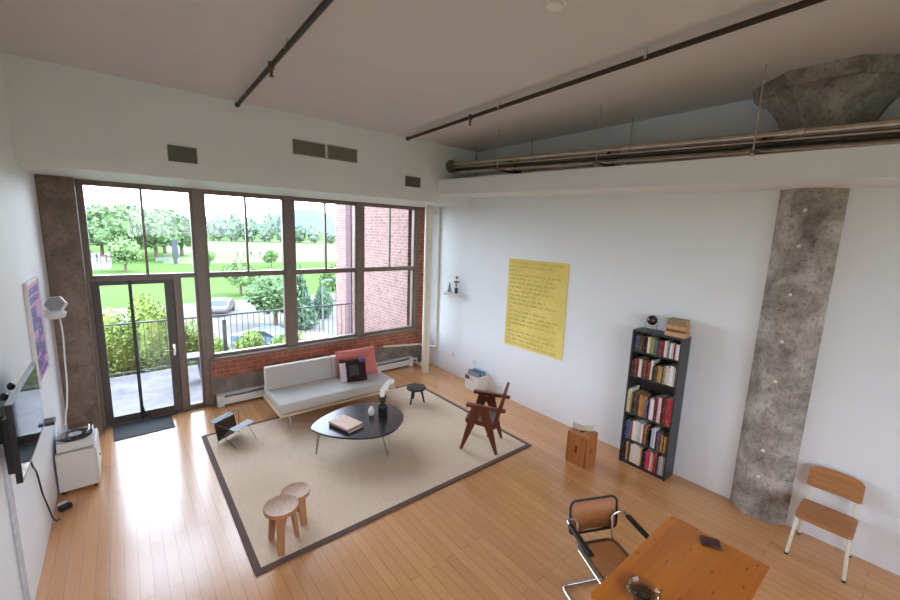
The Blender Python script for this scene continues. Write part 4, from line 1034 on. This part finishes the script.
def tree(name, label, x, y, h, r, mat, kind='round', n=1500, leaf=.06, group=None, rz=0, z=G, cat='tree'):
    t = thing(name, label, cat, (x, y, z), rz, group)
    key = (kind, mat.name, n, leaf)
    if key not in PROTO:
        if kind == 'round': m = foliage(len(PROTO) + 3, lumpset(len(PROTO) + 11, .5, .22, 1.0, 9), n, leaf)
        elif kind == 'wood': m = foliage(len(PROTO) + 3, lumpset(len(PROTO) + 11, .5, .02, 1.0, 12), n, leaf)
        elif kind == 'cone': m = foliage(len(PROTO) + 3, [((0, 0, .12 + .8 * k / 7), (.5 * (1 - k / 8), .5 * (1 - k / 8), .12)) for k in range(8)], n, leaf)
        elif kind == 'egg': m = foliage(5, [((0, 0, .42), (.5, .5, .42)), ((0, 0, .68), (.34, .34, .34))], n, leaf)
        o = m.build('crown', mat, t, smooth=False); tr = MB().tube([(0, 0, 0), (.01, 0, .3), (0, .01, .62)], [.045, .035, .02], 8).build('trunk', M_bark, t)
        PROTO[key] = (o.data, tr.data)
    else:
        for nm, d_ in zip(('crown', 'trunk'), PROTO[key]):
            o = bpy.data.objects.new(nm, d_); C.objects.link(o); o.parent = t
    t.scale = (2 * r, 2 * r, h)
    return t
g_ = 'trees in the park'
tree('park_tree', 'big round green tree left of the door muntin, nearest the pale plaza', -.3, 98.6, 11.0, 4.6, L_mid, group=g_)
tree('park_tree', 'big round tree in the middle of the clump beyond the door', 5.6, 102, 10.4, 4.8, L_mid, group=g_, rz=2)
tree('park_tree', 'rightmost big tree of the clump beyond the door', 11.2, 114, 9.6, 4.6, L_mid, group=g_, rz=4)
tree('park_tree', 'tall tree at the left edge of the transom window beyond the plaza', -6.2, 90, 8.6, 2.0, L_mid, group=g_, rz=1)
tree('park_tree', 'dark tree behind the plaza at far left', -7.0, 128, 8.6, 4.5, L_mid, group=g_, rz=3)
tree('young_tree', 'bushy young tree standing in front of the big clump by the plaza', .35, 78.4, 5.3, 2.3, L_young, group=g_, rz=1)
tree('young_tree', 'tiny sapling at the left of the playing field', 12.6, 85.7, 2.9, 1.1, L_young, group=g_, rz=2)
tree('young_tree', 'small sapling by the footpath right of the players', 22.1, 80.6, 3.4, 1.4, L_young, group=g_, rz=3)
tree('young_tree', 'young tree on the lawn casting a shadow by the road', 9.9, 48.3, 3.9, 1.75, L_young, group=g_, rz=5)
tree('street_tree', 'spreading grey green tree beside the road outside the second window', 8.6, 31.0, 4.2, 2.0, L_mid, n=2600, leaf=.05, group=g_)
tree('conifer', 'slender dark conifer outside the third window', 10.2, 29.9, 4.7, 1.15, L_con, 'cone', 1600, .07, g_)
tree('topiary', 'egg-shaped clipped dark green bush by the street lamp', 12.95, 32.6, 2.7, .85, L_con, 'egg', 1600, .06, g_)
tree('street_tree', 'green tree partly hidden by the brick wing', 17.2, 39.5, 4.2, 1.7, L_young, group=g_, rz=2)
tree('park_tree', 'big tree at the back of the clump, behind the door muntin', 1.8, 113, 11.6, 4.4, L_mid, group=g_, rz=5)
tree('park_tree', 'big tree at the back of the clump near the sculpture', 8.6, 124, 11.2, 4.6, L_mid, group=g_, rz=2.5)
tree('park_tree', 'big tree at the back left of the clump by the plaza', -3.2, 115, 9.6, 4.2, L_mid, group=g_, rz=.7)
r_ = random.Random(5)
xs = [12, 20, 28, 35, 42, 49, 56, 63, 70, 77, 85, 93]
pos = ['first', 'second', 'third', 'fourth', 'fifth', 'sixth', 'seventh', 'eighth', 'ninth', 'tenth', 'eleventh', 'twelfth']
for k, x in enumerate(xs):
    for j in (0, 1):
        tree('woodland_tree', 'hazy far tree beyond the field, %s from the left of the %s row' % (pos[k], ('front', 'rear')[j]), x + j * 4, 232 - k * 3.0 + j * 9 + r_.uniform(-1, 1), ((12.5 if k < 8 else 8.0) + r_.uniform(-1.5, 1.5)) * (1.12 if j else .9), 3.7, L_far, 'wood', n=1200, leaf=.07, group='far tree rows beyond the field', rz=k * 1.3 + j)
# hill
m = MB(); N_ = 28; vs = []; fs = []
for i in range(N_ + 1):
    for j in range(N_ + 1):
        u = -1 + 2 * i / N_; v = -1 + 2 * j / N_; q = math.hypot(u, v)
        vs.append((u * 100, v * 100, 50 * max(0, 1 - q ** 2.2) + 3 * noise.noise(Vector((u * 3, v * 3, 0))) * (q < .95)))
for i in range(N_):
    for j in range(N_): a = i * (N_ + 1) + j; fs.append((a, a + N_ + 1, a + N_ + 2, a + 1))
m.add(vs, fs); struct('hill', m, ground('haze_blue_hill', rgb(74, 95, 118), rgb(82, 102, 124), .05), 'bluish distant hill beyond the trees', 'hill', loc=(322, 900, G))  # blue of the aerial haze is mixed into the hill's own colour
for k, (x, w_, d_, h_, c_, lab) in enumerate(((-14, 18, 14, 15.5, (120, 140, 150), 'long grey blue distant building on the skyline at far left'), (4, 11, 10, 14.2, (120, 170, 176), 'turquoise distant building right of the grey blue one'))):
    t = thing('distant_building', lab, 'building', (x, 300 + k * 8, G), 0, 'buildings on the skyline')
    MB().box(-w_ / 2, w_ / 2, 0, d_, 0, h_).build('walls', simple('bld_%d' % k, rgb(*c_), .8), t)
    for fl_ in range(4): MB().box(-w_ / 2 + .6, w_ / 2 - .6, -.1, 0, 2 + fl_ * 3.2, 3.6 + fl_ * 3.2).build('window_band', simple('bld_glass', rgb(70, 92, 106), .2), t)
# low planting beyond the railing
def bush(label, x, y, ztop, r, hh, n, rz):
    t = thing('shrub', label, 'shrub', (x, y, G), 0, 'shrubs beyond the railing')
    zc = ztop - hh / 2 - G
    l = [((0, 0, zc), (r * .8, r * .8, hh * .45))] + [((math.cos(a + rz) * r * .5, math.sin(a + rz) * r * .5, zc + hh * q), (r * .5, r * .5, hh * .26)) for a, q in ((0, .2), (1.3, -.1), (2.6, .12), (3.9, -.2), (5.1, .05))]
    foliage(int(rz * 10) + 1, l, n, .05).build('leaves', L_bush, t, smooth=False)
    MB().tube([(0, 0, 0), (0, 0, zc)], [.06, .03], 8).build('stem', M_bark, t)
bush('leafy yellow green shrub beyond the railing, left of the door bar', -.55, 11.5, 1.15, .75, 2.6, 6000, 1)
bush('tallest leafy yellow green shrub beyond the railing, right of the door bar', .42, 11.6, 1.45, .70, 2.9, 6000, 2)
bush('leafy yellow green shrub beyond the railing, seen through the sidelight', 1.25, 11.7, .75, .55, 2.2, 4000, 3)
bush('leafy yellow green shrub beyond the railing, left of the thick rail post', 1.75, 12.6, .02, .5, 1.6, 3000, 4)
bush('low leafy shrub beyond the railing, below the second window', 2.75, 12.6, .06, .55, 1.6, 3000, 5)
bush('low leafy shrub beyond the railing, right of the second window', 3.85, 12.7, -.16, .55, 1.4, 3000, 6)
bush('shrub beyond the railing far left of the door', -1.6, 11.6, 1.0, .75, 2.5, 3000, 7)
# cars
def car(label, x, y, rz, col, sc_):
    t = thing('car', label, 'car', (x, y, G + .05), rz, 'cars on the road'); t.scale = (sc_,) * 3
    paint = simple('paint_' + label.split()[0], col, .25, .2, .03, 4, 0)
    side = [(-2.15, .35), (-2.2, .62), (-2.1, .86), (-1.3, .95), (-.6, 1.38), (.75, 1.42), (1.65, .98), (2.1, .92), (2.2, .6), (2.15, .35)]
    T_ = Matrix.Rotation(PI / 2, 4, 'X')
    MB().prism(side, -.86, .86, 0, T_).build('body', paint, t, bevel=.08, seg=3)
    glass = [(-1.18, .97), (-.58, 1.33), (.70, 1.37), (1.5, .99)]
    MB().prism(glass, -.875, .875, 0, T_).build('side_windows', simple('car_glass', rgb(40, 46, 52), .1), t, bevel=.02)
    MB().hexa([(-1.25, -.74, .96), (-.63, -.66, 1.385), (-.63, .66, 1.385), (-1.25, .74, .96), (-1.27, -.74, .98), (-.65, -.66, 1.405), (-.65, .66, 1.405), (-1.27, .74, .98)]).build('windscreen', simple('car_glass', rgb(40, 46, 52), .1), t)
    for sx in (-1.35, 1.35):
        for sy in (-.80, .80):
            MB().lathe([(.16, -.1), (.30, -.1), (.32, -.06), (.32, .06), (.30, .1), (.16, .1)], seg=20, T=Matrix.Translation((sx, sy, .32)) @ T_).build('wheel', simple('tyre', rgb(30, 30, 32), .8), t)
car('charcoal car on the road outside the second window', 6.35, 38.6, R(68), rgb(66, 64, 66), .86)
car('pale blue car parked on the near side of the road', 6.6, 26.4, R(-50), rgb(84, 98, 120), .85)
# lamps, sculpture, bench, people
def lamp(label, x, y, h):
    t = thing('street_lamp', label, 'street lamp', (x, y, G), 0, 'lamps in the park')
    MB().tube([(0, 0, 0), (0, 0, h)], [.07, .045], 10).build('pole', M_rail, t)
    MB().tube([(0, 0, h - .05), (.45, 0, h)], .03, 8).build('arm', M_rail, t)
    MB().box(.25, .75, -.12, .12, h, h + .1).build('lamp_head', M_rail, t, bevel=.02)
lamp('street lamp behind the egg-shaped bush outside the third window', 11.34, 28.7, 3.7)
lamp('short lamp post at the edge of the pale plaza', -2.5, 81, 2.2)
t = thing('sculpture', 'dark blue standing stone-like sculpture at the edge of the field', 'sculpture', (7.9, 91.7, G))
m = MB(); prev = None; vs = []; fs = []
for i, (z, w_, o_) in enumerate(((0, .55, 0), (.9, .5, -.05), (1.0, .8, 0), (2.2, .95, .05), (3.4, .85, 0), (4.4, 1.0, .05), (4.65, .7, 0))):
    vs += [(o_ - w_ / 2 * 1, -.4, z), (o_ + w_ / 2, -.4, z), (o_ + w_ / 2, .4, z), (o_ - w_ / 2, .4, z)]
for i in range(6):
    for k in range(4): fs.append((i * 4 + k, i * 4 + (k + 1) % 4, i * 4 + 4 + (k + 1) % 4, i * 4 + 4 + k))
fs += [(3, 2, 1, 0), (24, 25, 26, 27)]; m.add(vs, fs); m.build('stone', simple('blue_stone', rgb(44, 48, 62), .7, 0, .15, 2, .2), t, bevel=.04)
t = thing('park_bench', 'dark bench under the trees beside the sculpture', 'bench', (6.1, 95, G))
MB().box(-1.1, 1.1, -.25, .25, .42, .5).build('seat', M_rail, t); MB().box(-1.1, 1.1, .22, .28, .5, 1.0).build('backrest', M_rail, t)
for s_ in (-1, 1): MB().box(s_ * .95 - .05, s_ * .95 + .05, -.22, .25, 0, .42).build('leg', M_rail, t)
def person(label, x, y, rz, shirt, grp):
    me = bpy.data.meshes.new('person')
    V = [(0, 0, .95), (0, 0, 1.2), (0, 0, 1.42), (0, 0, 1.52), (0, .01, 1.64), (.1, 0, .9), (.13, .08, .5), (.13, .0, .05), (.13, -.12, .02), (-.1, 0, .9), (-.13, -.08, .5), (-.13, .06, .05), (-.13, -.06, .02),
         (.19, 0, 1.38), (.27, .04, 1.12), (.29, -.06, .88), (-.19, 0, 1.38), (-.27, .04, 1.12), (-.29, -.06, .88)]
    E_ = [(0, 1), (1, 2), (2, 3), (3, 4), (0, 5), (5, 6), (6, 7), (7, 8), (0, 9), (9, 10), (10, 11), (11, 12), (2, 13), (13, 14), (14, 15), (2, 16), (16, 17), (17, 18)]
    rad = [.14, .14, .15, .06, .11, .09, .065, .045, .04, .09, .065, .045, .04, .065, .045, .035, .065, .045, .035]
    me.from_pydata(V, E_, [])
    o = bpy.data.objects.new('person', me); C.objects.link(o); o.modifiers.new('skin', 'SKIN'); sb = o.modifiers.new('sub', 'SUBSURF'); sb.levels = sb.render_levels = 1
    for sv, r0 in zip(me.skin_vertices[0].data, rad): sv.radius = (r0, r0 * .8)
    me.skin_vertices[0].data[0].use_root = True
    o.location = (x, y, G + .05); o.rotation_euler = (0, 0, rz)
    tt = NT('clothes_' + label.split()[2]); z = tt.sep(tt.coord('Object'))[2]; n = tt.noise(tt.coord('Object'), 8, 2)
    c = tt.mix(tt.math('GREATER_THAN', z, .95), rgb(60, 62, 78), shirt); c = tt.mix(tt.math('GREATER_THAN', z, 1.5), c, rgb(150, 110, 88)); tt.bsdf(c, .8, 0, tt.bump(n, .05, .01)); me.materials.append(tt.m)
    tag(o, label, 'person', grp)
gp = 'players on the field'
for k, (x, y, cl, lab) in enumerate(((20.8, 103, (180, 60, 60), 'person in red shirt, leftmost of the players on the field'), (23.0, 107, (70, 80, 130), 'person in blue shirt, second from left on the playing field'), (24.2, 105, (60, 60, 64), 'person in dark shirt, middle of the players on the field'),
                                     (26.2, 105, (90, 60, 110), 'person in violet shirt, second from right on the playing field'), (28.2, 104, (60, 100, 90), 'person in green shirt, rightmost of the players on the field'))):
    person(lab, x, y, k * 1.3, rgb(*cl), gp)
for k, (x, y, cl, lab) in enumerate(((-5.0, 112, (50, 54, 90), 'person in navy top walking on the plaza, farthest left'), (-3.6, 100, (40, 40, 44), 'person in black top walking on the plaza, nearest'), (-2.2, 97, (120, 60, 50), 'person in brown top at the right of the plaza'))):
    person(lab, x, y, k * 2, rgb(*cl), 'people on the plaza')

# ------------------------------------------------------------------ camera, sky and sun
cam = bpy.data.cameras.new('camera'); cam.lens = 400.23 / 900 * 36; cam.sensor_width = 36; cam.sensor_fit = 'HORIZONTAL'; cam.clip_start = .05; cam.clip_end = 6000
co = bpy.data.objects.new('camera', cam); C.objects.link(co)
yaw, pitch, roll = .6894047, .1651201, .0341587
fwd = Vector((math.sin(yaw) * math.cos(pitch), math.cos(yaw) * math.cos(pitch), -math.sin(pitch))); rt_ = Vector((math.cos(yaw), -math.sin(yaw), 0)); up_ = rt_.cross(fwd)
r2 = rt_ * math.cos(roll) + up_ * math.sin(roll); u2 = up_ * math.cos(roll) - rt_ * math.sin(roll)
co.matrix_world = Matrix(((r2.x, u2.x, -fwd.x, 0), (r2.y, u2.y, -fwd.y, 0), (r2.z, u2.z, -fwd.z, 3.0), (0, 0, 0, 1)))
bpy.context.scene.camera = co

wd = bpy.data.worlds.new('sky'); bpy.context.scene.world = wd; wd.use_nodes = True
nt = wd.node_tree; bg = nt.nodes['Background']
tc = nt.nodes.new('ShaderNodeTexCoord'); sp = nt.nodes.new('ShaderNodeSeparateXYZ'); cr = nt.nodes.new('ShaderNodeValToRGB')
nt.links.new(tc.outputs['Generated'], sp.inputs[0]); nt.links.new(sp.outputs[2], cr.inputs[0]); nt.links.new(cr.outputs[0], bg.inputs[0])
cr.color_ramp.elements[0].color = (.90, .97, 1.08, 1); cr.color_ramp.elements[1].color = (.66, .84, 1.12, 1)
bg.inputs[1].default_value = 6.0
sun = bpy.data.lights.new('sun', 'SUN'); sun.energy = 4.5; sun.angle = R(1.2); sun.color = (1, .97, .92)
so = bpy.data.objects.new('sun', sun); C.objects.link(so)
so.rotation_euler = Vector((.50, -.26, .82)).to_track_quat('Z', 'Y').to_euler()
def portal(x, z, w_, h_, y=7.6, rx=-90):
    l = bpy.data.lights.new('window_portal', 'AREA'); l.shape = 'RECTANGLE'; l.size = w_; l.size_y = h_; l.cycles.is_portal = True
    o = bpy.data.objects.new('window_portal', l); C.objects.link(o); o.location = (x, y, z); o.rotation_euler = (R(rx), 0, 0)
portal(2.33, 2.2, 5.6, 2.75)
portal(.3, 1.05, 1.3, 2.2)
portal(1.78, 2.2, 3.1, 2.55, YB - .02, 90)
sc = bpy.context.scene
sc.view_settings.view_transform = 'Standard'; sc.view_settings.look = 'None'; sc.view_settings.gamma = 1; sc.view_settings.use_curve_mapping = False; sc.view_settings.exposure = 1.12
try:
    cy_ = sc.cycles; cy_.max_bounces = 12; cy_.diffuse_bounces = 7; cy_.transparent_max_bounces = 16; cy_.sample_clamp_indirect = 8; cy_.caustics_reflective = False; cy_.caustics_refractive = False
except Exception: pass
